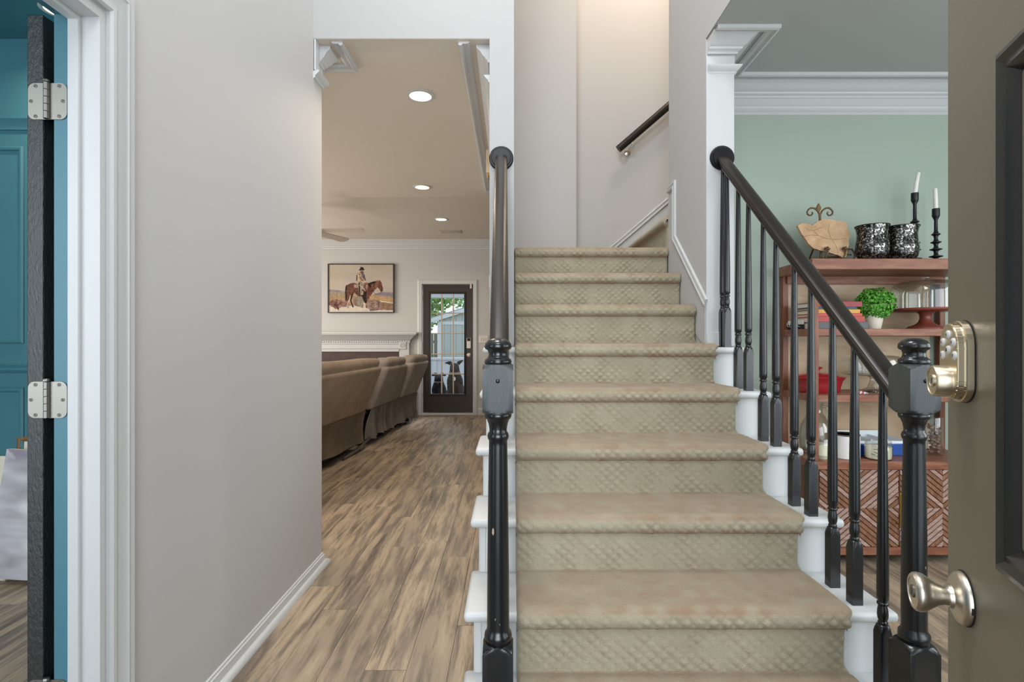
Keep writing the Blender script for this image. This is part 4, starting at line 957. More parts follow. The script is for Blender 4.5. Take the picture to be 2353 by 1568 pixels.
obj('label_sheet', lathe([(0.0364, z3 + 0.02), (0.0364, z3 + 0.075)], (x, 2.86, 0), 36, cap=False), flat('dfe0c6'), t)
t, x = lath_thing('paint_can', 'white metal paint can with a tin rim on the hutch cabinet', 'paint can', 1945.5, 2.88, z3, [('can_body', [(0.060, 0), (0.0625, 0.002), (0.0625, 0.122), (0.060, 0.124)], 'can'), ('can_rim', [(0.0625, 0.122), (0.064, 0.124), (0.064, 0.129), (0.061, 0.131), (0.057, 0.128), (0.053, 0.124), (0, 0.124)], 'canmetal')])
for k, (w, zc_) in enumerate(((0.024, 0.098), (0.030, 0.091), (0.018, 0.040), (0.034, 0.034), (0.026, 0.028))):
    a0 = -PI / 2 - 0.15; n = 6
    vs = []
    bb = nb()
    for i in range(n + 1):
        a = a0 + (i / n - 0.5) * w / 0.0625
        vs.append([bb.verts.new((x + 0.0627 * math.cos(a), 2.88 + 0.0627 * math.sin(a), z3 + zc_ + h)) for h in (0, 0.0022)])
    for a_, b_ in zip(vs, vs[1:]): bb.faces.new((a_[0], b_[0], b_[1], a_[1]))
    obj('label_line', bb, flat('9d98a6'), t)
t, x = lath_thing('candle_jar', 'short wide glass jar of cream wax in front of the blue tray', 'candle', 2017.5, 2.85, z3, [('wax', [(0.050, 0.001), (0.061, 0.008), (0.0625, 0.03), (0.0615, 0.068), (0, 0.068)], 'cream'), ('glass_wall', [(0.052, 0.0), (0.064, 0.008), (0.0655, 0.03), (0.0645, 0.07), (0.060, 0.078), (0.058, 0.082), (0.061, 0.084), (0.061, 0.097), (0.058, 0.097)], 'glass')])
for pts_ in ([(-0.052, 0.060), (-0.034, 0.062), (-0.026, 0.055)], [(-0.050, 0.046), (-0.036, 0.040), (-0.030, 0.030), (-0.036, 0.022), (-0.044, 0.026)], [(-0.058, 0.034), (-0.046, 0.030)]):
    pa = [(x + u, 2.85 - math.sqrt(max(0, 0.0662 ** 2 - u * u)), z3 + v) for u, v in pts_]
    obj('label_mark', tube(pa, 0.0013, 5), flat('4a4038'), t)
bx0, bx1 = X_(1960, 2.93), X_(2081, 2.93)
t = thing('storage_tray', 'blue storage tray with a white divided lid insert on the hutch cabinet', 'tray', ((bx0 + bx1) / 2, 2.99, z3))
obj('tray_body', box(bx0, bx1, 2.925, 3.10, z3, z3 + 0.066, 0.004, 2), 'blue', t)
ins = box(bx0 - 0.003, bx1 + 0.003, 2.922, 3.103, z3 + 0.066, z3 + 0.074, 0.002, 1)
for y in (2.924, 3.096): box(bx0, bx1, y, y + 0.005, z3 + 0.074, z3 + (0.082 if y < 3 else 0.112), b=ins)
for q in (0.02, 0.35, 0.66, 0.97): xx = bx0 + (bx1 - bx0) * q; box(xx - 0.002, xx + 0.002, 2.93, 3.098, z3 + 0.074, z3 + 0.09, b=ins)
obj('divided_insert', ins, 'trayw', t)
t, x = lath_thing('glass_vase', 'clear cylinder vase of dried brown petals at the right end of the hutch', 'vase', 2146, 2.96, z3, [('glass_wall', [(0.038, 0.001), (0.041, 0.004), (0.041, 0.205), (0.039, 0.209)], 'glass')])
for k in range(60):
    a, rr, zz_ = R.random() * 6.28, 0.030 * math.sqrt(R.random()), 0.012 + 0.16 * R.random()
    if k == 0: pb = nb()
    ball((x + rr * math.cos(a), 2.96 + rr * math.sin(a), z3 + zz_), R.uniform(0.007, 0.012), pb, (1, 1, 0.7), 1)
po = obj('dried_petals', pb, 'pine', t); po['kind'] = 'stuff'
# ------------------------------------------------------------------ living room
# recessed lights
def can_light(x, y, zc, r, label):
    t = thing('recessed_light', label, 'ceiling light', (x, y, zc), group='recessed ceiling lights')
    obj('trim_ring', lathe([(r + 0.018, zc), (r + 0.018, zc - 0.004), (r + 0.010, zc - 0.008), (r, zc - 0.006), (r - 0.002, zc - 0.002)], (x, y, 0), 36, cap=False), 'white', t, smooth=50)
    obj('lens', lathe([(r, zc - 0.004), (r * 0.7, zc - 0.0045), (0, zc - 0.005)], (x, y, 0), 36, cap=False), 'lamp', t)
    l = bpy.data.lights.new('lamp_glow', 'AREA'); l.shape = 'DISK'; l.size = 2 * r; l.energy = 7; l.color = (1, 0.82, 0.62); l.spread = 2.6
    o = bpy.data.objects.new('lamp_glow', l); COL.objects.link(o); o.location = (x, y, zc - 0.012)
for xx, yy, rr, lb in ((966, 220, 0.068, 'recessed ceiling light nearest the hallway opening'), (970, 430, 0.068, 'middle recessed light of the living room ceiling'), (1014, 504, 0.07, 'recessed ceiling light farthest back near the air vent')):
    zc_ = ZN_ if yy < 480 else ZC; d = (zc_ - H) * F / (784 - yy); can_light(X_(xx, d), d, zc_, rr, lb)
d = (ZD - H) * F / (784 - 22); can_light(X_(131, d), d, ZD, 0.050, 'recessed light in the teal study ceiling above the open door')
vd = 7.70; vx_ = X_(1036, vd)
v = thing('ceiling_vent', 'small beige slotted air vent on the living room ceiling', 'air vent', (vx_, vd, ZC))
obj('vent_frame', box(vx_ - 0.15, vx_ + 0.15, vd - 0.10, vd + 0.10, ZC - 0.008, ZC, 0.003, 1), 'vent', v)
obj('vent_opening', box(vx_ - 0.005, vx_ + 0.12, vd - 0.07, vd + 0.07, ZC - 0.0095, ZC - 0.008), flat('3a342d'), v)
for k in range(7): obj('louvre', box(vx_ - 0.12, vx_ + 0.12, vd - 0.066 + k * 0.02, vd - 0.056 + k * 0.02, ZC - 0.013, ZC - 0.008), 'vent', v)
# ceiling fan, one blade reaching into view
fx, fy, fz = X_(712, 6.2), 6.2, Z_(531, 6.2)
fan = thing('ceiling_fan', 'pale ceiling fan whose blades reach out past the hallway wall end', 'ceiling fan', (fx, fy, ZC))
obj('down_rod', lathe([(0.055, ZC), (0.055, ZC - 0.03), (0.014, ZC - 0.05), (0.014, fz + 0.06)], (fx, fy, 0), 20), 'white', fan, smooth=40)
obj('motor', lathe([(0.03, fz + 0.09), (0.10, fz + 0.07), (0.11, fz + 0.0), (0.09, fz - 0.05), (0.05, fz - 0.08), (0, fz - 0.085)], (fx, fy, 0), 28), 'white', fan, smooth=40)
for k in range(5):
    a = math.radians(-4 + 72 * k); ca, sa = math.cos(a), math.sin(a)
    bl = nb(); pr = [(0.10, -0.03), (0.18, -0.055), (0.60, -0.068), (0.64, -0.05), (0.65, 0.0), (0.64, 0.05), (0.60, 0.068), (0.18, 0.055), (0.10, 0.03)]
    prism(pr, lambda u, v_, h: (fx + u * ca - v_ * sa, fy + u * sa + v_ * ca, fz + h - v_ * 0.2), -0.003, 0.004, bl)
    obj('blade', bl, flat('c9beb0', 0.5), fan)
# chime box and thermostat on the stair wall, seen edge-on
t = thing('door_chime', 'cream chime box high on the stair wall, seen edge-on', 'chime', (SL0, 4.0, Z_(380, 4.0)))
obj('chime_cover', box(SL0 - 0.078, SL0, 3.93, 4.07, Z_(403, 4.0), Z_(351, 4.0), 0.004), 'chime', t)
obj('chime_base', box(SL0 - 0.066, SL0, 3.95, 4.05, Z_(409, 4.0), Z_(403, 4.0), 0.002, 1), 'brass', t)
t = thing('thermostat', 'white ribbed thermostat on the stair wall, seen edge-on beside the newel rail', 'thermostat', (SL0, 4.0, Z_(650, 4.0)))
obj('casing', box(SL0 - 0.055, SL0, 3.94, 4.06, Z_(666, 4.0), Z_(634, 4.0), 0.005), 'plate_w', t)
for k in range(5): obj('rib', box(SL0 - 0.0585, SL0 - 0.054, 3.95, 4.05, Z_(660 - k * 5.4, 4.0), Z_(657.5 - k * 5.4, 4.0), 0.001, 1), 'plate_w', t)
# switch plate by the back door
sx0, sx1 = X_(1100, LB), X_(1121, LB)
t = thing('switch_plate', 'white three-gang light switch plate right of the back door', 'light switch', ((sx0 + sx1) / 2, LB, Z_(780, LB)))
obj('plate', box(sx0, sx1, LB - 0.007, LB, Z_(788.5, LB), Z_(772, LB), 0.002, 1), 'plate_w', t)
for k in range(3):
    xx = sx0 + (sx1 - sx0) * (0.25 + 0.25 * k)
    obj('toggle', box(xx - 0.006, xx + 0.006, LB - 0.014, LB - 0.006, Z_(783, LB), Z_(777, LB), 0.001, 1), 'white', t)
# mantel and fireplace
MY = LB - 0.20
fm = thing('fireplace_mantel', 'white fireplace mantel with dentil moulding under the horse painting', 'mantel', (-2.4, LB - 0.1, 0))
mx1 = X_(957, MY); mx0 = -2 * 2.62 - mx1 + 0.35
zs = Z_(763.5, MY)
obj('mantel_shelf', box(mx0, mx1, MY, LB, zs - 0.03, zs, 0.006), 'white', fm)
cr = [(0, 0), (0.012, 0), (0.012, 0.03), (0.03, 0.05), (0.10, 0.115), (0.12, 0.12), (0.12, 0.135), (0, 0.135)]
zb_ = zs - 0.03 - 0.135
bx0_, bx1_ = mx0 + 0.14, mx1 - 0.14
obj('crown_moulding', sweep([(bx0_, LB, zb_), (bx0_, LB - 0.06, zb_), (bx1_, LB - 0.06, zb_), (bx1_, LB, zb_)], cr, (0, 0, 1)), 'white', fm, smooth=25)
k = 0; xx = bx0_ + 0.02
while xx < bx1_ - 0.03:
    if xx > -3.35: obj('dentil', box(xx, xx + 0.020, LB - 0.082, LB - 0.058, zb_ + 0.008, zb_ + 0.030), 'white', fm)
    xx += 0.036
obj('frieze_panel', box(bx0_, bx1_, LB - 0.06, LB, Z_(803, LB - 0.06), zb_ + 0.002, 0.003, 1), 'white', fm)
fz0 = Z_(802, LB - 0.06); fz1 = Z_(786, LB - 0.06)
obj('fillet', sweep([(bx0_ + 0.05, LB - 0.06, fz0 + 0.005), (bx1_ - 0.12, LB - 0.06, fz0 + 0.005)], [(0, 0), (0.016, 0), (0.012, 0.02), (0.004, 0.026), (0.004, 0.06), (0.012, 0.07), (0.012, 0.08), (0, 0.08)], (0, 0, 1)), 'white', fm, smooth=25)
rb_x = X_(925, LB - 0.07)
rbk = obj('corner_block', box(rb_x - 0.055, rb_x + 0.055, LB - 0.078, LB - 0.058, fz0 - 0.005, fz1 + 0.012, 0.003, 1), 'white', fm)
for r0, r1 in ((0.030, 0.040), (0.010, 0.020)):
    obj('corner_ring', lathe([(r1, LB - 0.078), ((r0 + r1) / 2, LB - 0.086), (r0, LB - 0.078)], (rb_x, 0, (fz0 + fz1) / 2 + 0.003), 24, axis='Y', cap=False), 'white', rbk, smooth=60)
obj('mantel_leg', box(rb_x - 0.055, bx1_, LB - 0.06, LB, 0, fz0 - 0.005, 0.004), 'white', fm)
obj('mantel_leg', box(bx0_, bx0_ + 0.14, LB - 0.06, LB, 0, fz0 - 0.005, 0.004), 'white', fm)
obj('inner_trim', box(bx0_ + 0.14, rb_x - 0.055, LB - 0.07, LB, fz0 - 0.045, fz0 - 0.004, 0.004), 'white', fm)
obj('tile_surround', prism([(bx0_ + 0.14, 0), (bx0_ + 0.14, fz0 - 0.045), (rb_x - 0.055, fz0 - 0.045), (rb_x - 0.055, 0), (rb_x - 0.24, 0), (rb_x - 0.24, 0.72), (bx0_ + 0.32, 0.72), (bx0_ + 0.32, 0)], xz, LB - 0.03, LB - 0.001), 'firebox', fm)
obj('firebox', box(bx0_ + 0.32, rb_x - 0.24, LB - 0.012, LB - 0.001, 0, 0.72), 'ink', fm)

# horse painting over the mantel
px0, px1, pz0, pz1 = X_(753.5, LB - .03), X_(905.5, LB - .03), Z_(719.5, LB - .03), Z_(606.5, LB - .03)
pt = thing('painting', 'framed painting of a rider in a hat on a brown horse above the mantel', 'painting', ((px0 + px1) / 2, LB, (pz0 + pz1) / 2))
obj('frame', sweep([(px0, LB, pz0), (px0, LB, pz1), (px1, LB, pz1), (px1, LB, pz0)], [(0, 0), (0, 0.045), (0.014, 0.045), (0.014, 0.03), (0.02, 0.03), (0.02, 0)], (0, -1, 0), closed=True), 'frame_blk', pt)
NX, NZ = 300, 222
img = np.zeros((NZ + 1, NX + 1, 3)); gx, gy = np.meshgrid(np.linspace(165, 1910, NX + 1), np.linspace(135, 1445, NZ + 1))
rs = np.random.RandomState(3)
def hx_(h): return np.array([int(h[i:i + 2], 16) for i in (0, 2, 4)], float)
def soft(n, m, seed):
    r = np.random.RandomState(seed).rand(n + 2, m + 2); yi = np.linspace(0, n, NZ + 1); xi = np.linspace(0, m, NX + 1); y0 = yi.astype(int); x0 = xi.astype(int); fy = (yi - y0)[:, None]; fx_ = (xi - x0)[None]
    return (r[y0][:, x0] * (1 - fy) + r[y0 + 1][:, x0] * fy) * (1 - fx_) + (r[y0][:, x0 + 1] * (1 - fy) + r[y0 + 1][:, x0 + 1] * fy) * fx_
n1, n2, n3, n4 = soft(5, 3, 1), soft(14, 9, 2), soft(60, 40, 3), soft(9, 40, 4)
wob = (n3 - 0.5) * 26
img[:] = hx_('b9ab98') + (n1 - 0.5)[..., None] * np.array([14, 18, 30.]) + (n2 - 0.5)[..., None] * np.array([-10, -6, 14.])
def fill(poly, col, jit=0, shade=None, rough=0.6):
    P = np.array(poly, float); X = gx + wob * rough; Y = gy + wob[::-1] * rough; ins = np.zeros(X.shape, bool); j = len(P) - 1
    for i in range(len(P)):
        xi, yi, xj, yj = *P[i], *P[j]
        ins ^= ((yi > Y) != (yj > Y)) & (X < (xj - xi) * (Y - yi) / (yj - yi + 1e-9) + xi); j = i
    c = hx_(col)[None] + ((n3[ins] - 0.5) * jit + (n4[ins] - 0.5) * jit)[:, None]
    if shade: c = c + ((X[ins] - shade[0]) * shade[2] + (Y[ins] - shade[1]) * shade[3])[:, None]
    img[ins] = c
def line(pts, w, col):
    P = np.array(pts, float)
    for a, b in zip(P, P[1:]):
        d = b - a; L2 = (d ** 2).sum() + 1e-6; t_ = np.clip(((gx - a[0]) * d[0] + (gy - a[1]) * d[1]) / L2, 0, 1)
        dist = np.hypot(gx - a[0] - t_ * d[0], gy - a[1] - t_ * d[1]); img[dist < w * (0.7 + 0.6 * n3)] = hx_(col)
fill([(165, 820), (330, 830), (620, 870), (620, 960), (165, 960)], '8b7c80', 20); fill([(1380, 950), (1600, 890), (1910, 905), (1910, 1050), (1380, 1050)], '85788a', 16)
fill([(165, 955), (640, 900), (1300, 960), (1560, 985), (1910, 1040), (1910, 1420), (165, 1420)], 'b28c60', 30); fill([(165, 890), (640, 880), (640, 985), (165, 985)], 'a08c76', 20)
fill([(1380, 985), (1700, 1010), (1910, 1060), (1910, 1190), (1350, 1120), (1280, 1050)], 'bd9156', 18); fill([(1500, 1120), (1910, 1185), (1910, 1205), (1500, 1150)], 'dccbb0', 8)
fill([(1450, 1150), (1910, 1215), (1910, 1400), (1380, 1390)], '94684a', 30)
fill([(165, 1240), (400, 1370), (470, 1330), (560, 1290), (700, 1270), (900, 1240), (1040, 1320), (1230, 1340), (1290, 1420), (1560, 1380), (1910, 1395), (1910, 1450), (165, 1450)], 'cfc2b2', 14)
fill([(165, 1180), (300, 1080), (430, 1110), (560, 1130), (640, 1090), (650, 1310), (520, 1290), (420, 1370), (280, 1320), (165, 1240)], '925c4c', 60, rough=1.4)
fill([(1230, 1100), (1420, 1090), (1560, 1150), (1560, 1380), (1430, 1370), (1300, 1420), (1230, 1330)], '96705f', 60, rough=1.4); fill([(830, 1000), (1060, 1010), (1080, 1300), (960, 1290), (840, 1260)], '9a7a62', 40)
fill([(960, 1030), (1090, 1030), (1130, 1190), (1080, 1330), (950, 1240)], '948a77', 26)
HB_ = '743c28'
fill([(640, 720), (700, 670), (840, 635), (930, 660), (1000, 700), (1240, 690), (1300, 760), (1340, 900), (1290, 1010), (1200, 1050), (1060, 1020), (940, 990), (860, 910), (820, 960), (720, 990), (660, 960), (625, 860)], HB_, 34, (900, 820, 0.01, -0.05))
fill([(1220, 660), (1330, 615), (1400, 590), (1460, 575), (1480, 555), (1505, 590), (1540, 555), (1570, 600), (1610, 680), (1625, 760), (1640, 830), (1610, 885), (1560, 880), (1540, 820), (1480, 760), (1420, 830), (1370, 890), (1290, 1000), (1220, 900)], '7d422b', 40, (1450, 740, 0.02, -0.03))
fill([(1225, 650), (1340, 610), (1440, 585), (1440, 620), (1330, 680), (1290, 780), (1240, 720)], '2b1a16', 20)
fill([(625, 720), (665, 700), (650, 860), (660, 1000), (650, 1150), (615, 1100), (608, 880)], '2d1a18', 14)
for lg, c_ in (([(660, 940), (740, 960), (720, 1080), (690, 1180), (700, 1330), (660, 1340), (660, 1180)], '7a4530'), ([(770, 940), (840, 920), (800, 1060), (780, 1130), (830, 1270), (850, 1320), (800, 1310), (745, 1130)], '3b231d'),
               ([(1180, 960), (1290, 980), (1240, 1100), (1200, 1180), (1210, 1330), (1165, 1320), (1170, 1180)], '7a4029'), ([(1060, 980), (1180, 960), (1190, 1150), (1160, 1210), (1120, 1160), (1080, 1070)], '2f211d'), ([(1110, 1190), (1150, 1200), (1130, 1370), (1100, 1330)], 'd6c8b8')): fill(lg, c_, 26)
line([(690, 1150), (665, 1330)], 7, 'd9cdbd'); line([(740, 1030), (705, 1150)], 10, 'd7cabb'); line([(1175, 1200), (1160, 1330)], 7, 'd6c9b9')
fill([(865, 690), (960, 690), (985, 770), (880, 775), (855, 740)], 'a78a74', 30); fill([(1110, 640), (1220, 620), (1240, 800), (1200, 900), (1120, 800)], '8a4e3d', 40); line([(1185, 700), (1190, 800)], 12, 'b59c92')
fill([(960, 640), (1090, 620), (1110, 790), (1040, 850), (1000, 980), (960, 1000)], '8d7a66', 50); line([(985, 640), (1000, 760), (985, 990)], 16, '2c2524'); line([(1000, 700), (1130, 830), (1160, 880)], 10, 'bdaf98')
fill([(1045, 850), (1110, 880), (1090, 970), (1030, 960)], 'a98f78', 30); fill([(1110, 860), (1190, 870), (1180, 990), (1120, 960)], '2a1d1a', 16)
fill([(1010, 325), (1110, 325), (1140, 400), (1150, 520), (1180, 590), (1110, 640), (980, 640), (915, 600), (900, 480), (930, 400)], 'a88660', 60); fill([(1030, 350), (1110, 355), (1130, 470), (1110, 540), (1060, 460)], '5d5878', 26)
for a, b, c_ in (((930, 430), (920, 580), '3b2c28'), ((960, 420), (965, 560), 'd3b68e'), ((1010, 480), (1050, 540), '7a4a36'), ((1120, 430), (1160, 570), '3a2e33'), ((990, 560), (1090, 620), 'd0b893'), ((1000, 400), (1010, 420), '2a2020')): line([a, b], 11, c_)
fill([(1020, 330), (1100, 325), (1100, 365), (1060, 380), (1025, 360)], '6d3b2b', 20); fill([(1020, 270), (1105, 270), (1100, 320), (1060, 335), (1025, 315)], '8c7468', 20)
fill([(975, 275), (1010, 262), (1020, 215), (1060, 200), (1100, 212), (1110, 250), (1138, 268), (1120, 288), (1060, 276), (1000, 300)], '2a2023', 16)
line([(1560, 850), (1500, 860), (1410, 845), (1390, 830)], 6, '8f99a6'); line([(1590, 880), (1530, 940), (1440, 950), (1390, 900)], 6, '5a5464'); line([(1530, 800), (1600, 880)], 5, '221a18')
for k in range(46):
    bx_, by_ = ((rs.uniform(200, 620), rs.uniform(1120, 1330)) if k < 26 else (rs.uniform(1240, 1540), rs.uniform(1120, 1370)))
    line([(bx_, by_), (bx_ + rs.uniform(-45, 45), by_ - rs.uniform(20, 80))], 4, ('2f2322', '5a3a34', '6d6678', 'a0604c', '39304a')[k % 5])
line([(430, 1380), (400, 1300), (330, 1230)], 12, '2c2020'); line([(1280, 1420), (1310, 1370), (1480, 1380), (1510, 1300)], 7, '4a4668')
painted('canvas', NX, NZ, np.clip((img * 0.62 + img.mean(2, keepdims=True) * np.array([1.02, 0.99, 0.97]) * 0.38) * 1.02, 0, 255), lambda u, v: (px0 + 0.013 + (px1 - px0 - 0.026) * u, LB - 0.031, pz0 + 0.013 + (pz1 - pz0 - 0.026) * v), pt)
obj('backing', box(px0 + 0.005, px1 - 0.005, LB - 0.03, LB - 0.001, pz0 + 0.005, pz1 - 0.005), 'frame_blk', pt)

# ------------------------------------------------------------------ sofas, seen from behind
def soft_box(x0, x1, y0, y1, z0, z1, bev, lean=0.0, zl=0.0, seg=4, puff=0.0):
    b = box(x0, x1, y0, y1, z0, z1, bev, seg)
    if puff:
        bmesh.ops.subdivide_edges(b, edges=[e for e in b.edges if e.calc_length() > 0.12], cuts=5, use_grid_fill=True)
        cx, cy, cz = (x0 + x1) / 2, (y0 + y1) / 2, (z0 + z1) / 2
        for v in b.verts:
            a = (1 - min(1, abs(2 * (v.co.y - cy) / (y1 - y0))) ** 3)
            v.co.x += puff * a * (1 if v.co.x > cx else -1) * (0.8 + 0.5 * math.sin(23 * v.co.y + 9 * v.co.z)); v.co.z += puff * 0.8 * a * (1 if v.co.z > cz else -1) * (0.8 + 0.5 * math.sin(17 * v.co.y + 4))
    for v in b.verts: v.co.x += lean * (v.co.z - zl)
    return b
def skirt(y0, y1, zt, zb, folds, amp, x=0.0, seed=1, rise=0.0):
    b = nb(); rr = random.Random(seed); ny, nz = 90, 18; rows = []
    ph = [(rr.uniform(0.6, 1.4) * folds * 2 * PI, rr.uniform(0, 6.28)) for _ in range(3)]
    for j in range(nz + 1):
        t = j / nz; row = []
        for i in range(ny + 1):
            u = i / ny; s = sum(math.sin(f * u + p + 0.6 * t) for f, p in ph) / 3
            z = zt + (zb + rise * math.sin(PI * u) - zt) * t
            row.append(b.verts.new((x + amp * s * (0.25 + t) - 0.02 * math.sin(PI * t) - 0.03 * t, y0 + (y1 - y0) * u, z)))
        rows.append(row)
    for a, c in zip(rows, rows[1:]):
        for i in range(ny): b.faces.new((a[i], a[i + 1], c[i + 1], c[i]))
    bmesh.ops.solidify(b, geom=b.faces[:], thickness=0.012); bmesh.ops.recalc_face_normals(b, faces=b.faces); return b
ROT = -math.atan(0.075)
def seat_unit(root, y0, y1, m, ztop=0.90, zseam=0.40, cushion=True, folds=2, amp=0.018, seed=1, lean=0.40, hc=0.10):
    L_ = lambda n, b, mm, sm=40: obj(n, b, mm, root, local=True, smooth=sm)
    bp = L_('back_panel', soft_box(-0.20, 0.0, y0, y1, zseam, ztop, 0.045, lean, zseam), m)
    L_('skirt', skirt(y0 + 0.005, y1 - 0.005, zseam + 0.015, 0.075, folds, amp, 0.0, seed, 0.02), m, 60)
    if cushion: L_('head_cushion', soft_box(-0.25, -0.035, y0 + 0.02, y1 - 0.03, ztop - 0.11, ztop + hc, 0.065, lean, zseam, 5, 0.012), m, 180)
    L_('back_cushion', soft_box(-0.38, -0.20, y0 + 0.01, y1 - 0.01, zseam + 0.02, ztop - 0.05, 0.06, lean * 0.7, zseam), m)
    L_('seat_cushion', soft_box(-0.92, -0.22, y0 + 0.01, y1 - 0.01, 0.20, 0.47, 0.05), m)
    L_('base', box(-0.88, -0.12, y0 + 0.03, y1 - 0.03, 0.035, 0.30), 'sofabase', 0)
s1 = thing('reclining_sofa', 'taupe microfibre sofa seen from behind, nearest past the hallway wall', 'sofa', (-1.575, 5.80, 0), ROT)
seat_unit(s1, -1.98, -0.06, 'sofa', folds=4, amp=0.03, seed=4, hc=0.085)
obj('arm', soft_box(-0.95, -0.12, -2.22, -2.0, 0.08, 0.64, 0.06), 'sofa', s1, local=True, smooth=40)
obj('foot_rail', tube([(-0.03, -0.62, 0.018), (-0.02, -0.30, 0.03), (-0.01, 0.0, 0.085), (0.0, 0.06, 0.10)], 0.016, 8), 'screw', s1, local=True, smooth=60)
for y in (-1.9, -0.95): obj('foot', lathe([(0.03, 0), (0.03, 0.03), (0.02, 0.04)], (-0.3, y, 0), 14), 'sofabase', s1, local=True)
s2 = thing('reclining_loveseat', 'grey-brown reclining loveseat with console seen from behind beyond the taupe sofa', 'sofa', (-1.555, 5.86, 0), ROT)
seat_unit(s2, 0.02, 0.86, 'sofa2', folds=6, amp=0.05, seed=11, hc=0.085, ztop=0.885)
obj('console', soft_box(-0.80, -0.02, 0.885, 1.14, 0.16, 0.86, 0.04, 0.30, 0.4), 'sofa2', s2, local=True, smooth=40)
obj('console_skirt', skirt(0.88, 1.15, 0.42, 0.085, 2, 0.02, 0.0, 3), 'sofa2', s2, local=True, smooth=60)
seat_unit(s2, 1.17, 2.02, 'sofa2', folds=6, amp=0.05, seed=21, hc=0.085, ztop=0.885)
obj('arm', soft_box(-0.95, -0.10, 2.03, 2.21, 0.09, 0.62, 0.06), 'sofa2', s2, local=True, smooth=40)
for y in (0.7, 1.9): obj('foot', lathe([(0.03, 0), (0.03, 0.03), (0.02, 0.04)], (-0.12, y, 0), 14), 'sofabase', s2, local=True)
# recliner lead lying on the floor
ld = thing('power_cord', 'thin black recliner cord with an inline plug on the floor behind the loveseat', 'cord', (X_(938, 7.5), 7.5, 0))
def fl_(x, y): d = H * F / (y - 784) * 0.998; return Vector((X_(x, d), d, 0.006))
obj('cable', tube([fl_(922, 979), fl_(930, 976), fl_(938, 975), fl_(944, 973), fl_(947, 968), fl_(946, 962)], 0.004, 6), 'ink', ld, smooth=60)
obj('inline_plug', box(fl_(931, 976).x - 0.02, fl_(931, 976).x + 0.02, fl_(931, 976).y - 0.02, fl_(931, 976).y + 0.02, 0, 0.03, 0.006), 'ink', ld)

# ------------------------------------------------------------------ study: pictures leaning against the wall
def lean_board(name, label, cat, xb0, xb1, yb, h, ang, parts, rz=0.0, group=None):
    t = thing(name, label, cat, ((xb0 + xb1) / 2, yb, abs(math.sin(rz)) * (xb1 - xb0) / 2)); t.rotation_euler = (-ang, rz, 0)
    w = (xb1 - xb0) / 2; parts(t, w, h); return t
def canvas_parts(t, w, h):
    obj('stretcher', box(-w, w, 0.002, 0.035, 0.0, h, 0.002, 1), flat('d9d3c6'), t, local=True)
    NXc, NZc = 60, 60; r1 = np.random.RandomState(8)
    def sm(n, m):
        r = r1.rand(n + 2, m + 2); yi = np.linspace(0, n, NZc + 1); xi = np.linspace(0, m, NXc + 1); y0 = yi.astype(int); x0 = xi.astype(int); fy_ = (yi - y0)[:, None]; fx_ = (xi - x0)[None]
        return (r[y0][:, x0] * (1 - fy_) + r[y0 + 1][:, x0] * fy_) * (1 - fx_) + (r[y0][:, x0 + 1] * (1 - fy_) + r[y0 + 1][:, x0 + 1] * fy_) * fx_
    c = np.array([186, 183, 188.]) + ((sm(18, 5) - 0.5) * 46 + (sm(40, 9) - 0.5) * 22)[..., None] * np.ones(3)
    yy, xx = np.meshgrid(np.linspace(0, 1, NZc + 1), np.linspace(0, 1, NXc + 1), indexing='ij')
    top = np.clip(1 - yy / 0.12, 0, 1)[..., None]; c = c - top * np.array([50, 56, 44]) * (sm(30, 7) > 0.45)[..., None]
    for (ax, ay, bx, by, wd) in ((0.60, 0.40, 0.95, 0.58, 0.05), (0.95, 0.58, 0.70, 0.72, 0.05), (0.55, 0.48, 0.72, 0.52, 0.04), (0.25, 0.45, 0.50, 0.60, 0.06), (0.50, 0.60, 0.35, 0.75, 0.05), (0.80, 0.42, 1.0, 0.40, 0.04)):
        dx2, dy2 = bx - ax, by - ay; tt = np.clip(((xx - ax) * dx2 + (yy - ay) * dy2) / (dx2 ** 2 + dy2 ** 2), 0, 1); dd = np.hypot(xx - ax - tt * dx2, yy - ay - tt * dy2)
        k = np.exp(-(dd / wd) ** 2)[..., None] * 0.8; c = c * (1 - k) + np.array([226, 226, 226]) * k
    painted('canvas_face', NXc, NZc, np.clip(c, 0, 255), lambda u, v: (-w + 2 * w * u, 0.0005, h * v), t, local=True)
def frame_parts(t, w, h):
    obj('frame', sweep([(-w, 0.02, 0), (-w, 0.02, h), (w, 0.02, h), (w, 0.02, 0)], [(0, 0), (0, 0.016), (0.012, 0.022), (0.022, 0.014), (0.026, 0)], (0, -1, 0), closed=True), 'goldwood', t, local=True, smooth=25)
    obj('mat_board', box(-w + 0.02, w - 0.02, 0.012, 0.018, 0.02, h - 0.02), 'mat_board', t, local=True)
def plain_parts(t, w, h): obj('canvas_face', box(-w, w, 0, 0.03, 0, h, 0.003, 1), 'mat_board', t, local=True)
xr_ = X_(64, 2.5)
lean_board('canvas_painting', 'large lavender and white abstract canvas leaning beside the open black study door', 'painting', -2.53, -1.98, 2.545, 0.61, math.radians(7), canvas_parts, 0.06)
lean_board('framed_picture', 'brown-framed picture with a cream mat behind the lavender canvas', 'picture', X_(21, 2.62), -1.95, 2.622, 0.690, math.radians(3), frame_parts)
lean_board('blank_canvas', 'plain cream canvas leaning at the left edge behind the lavender canvas', 'canvas', -2.98, -2.47, 2.585, 0.60, math.radians(4), plain_parts)

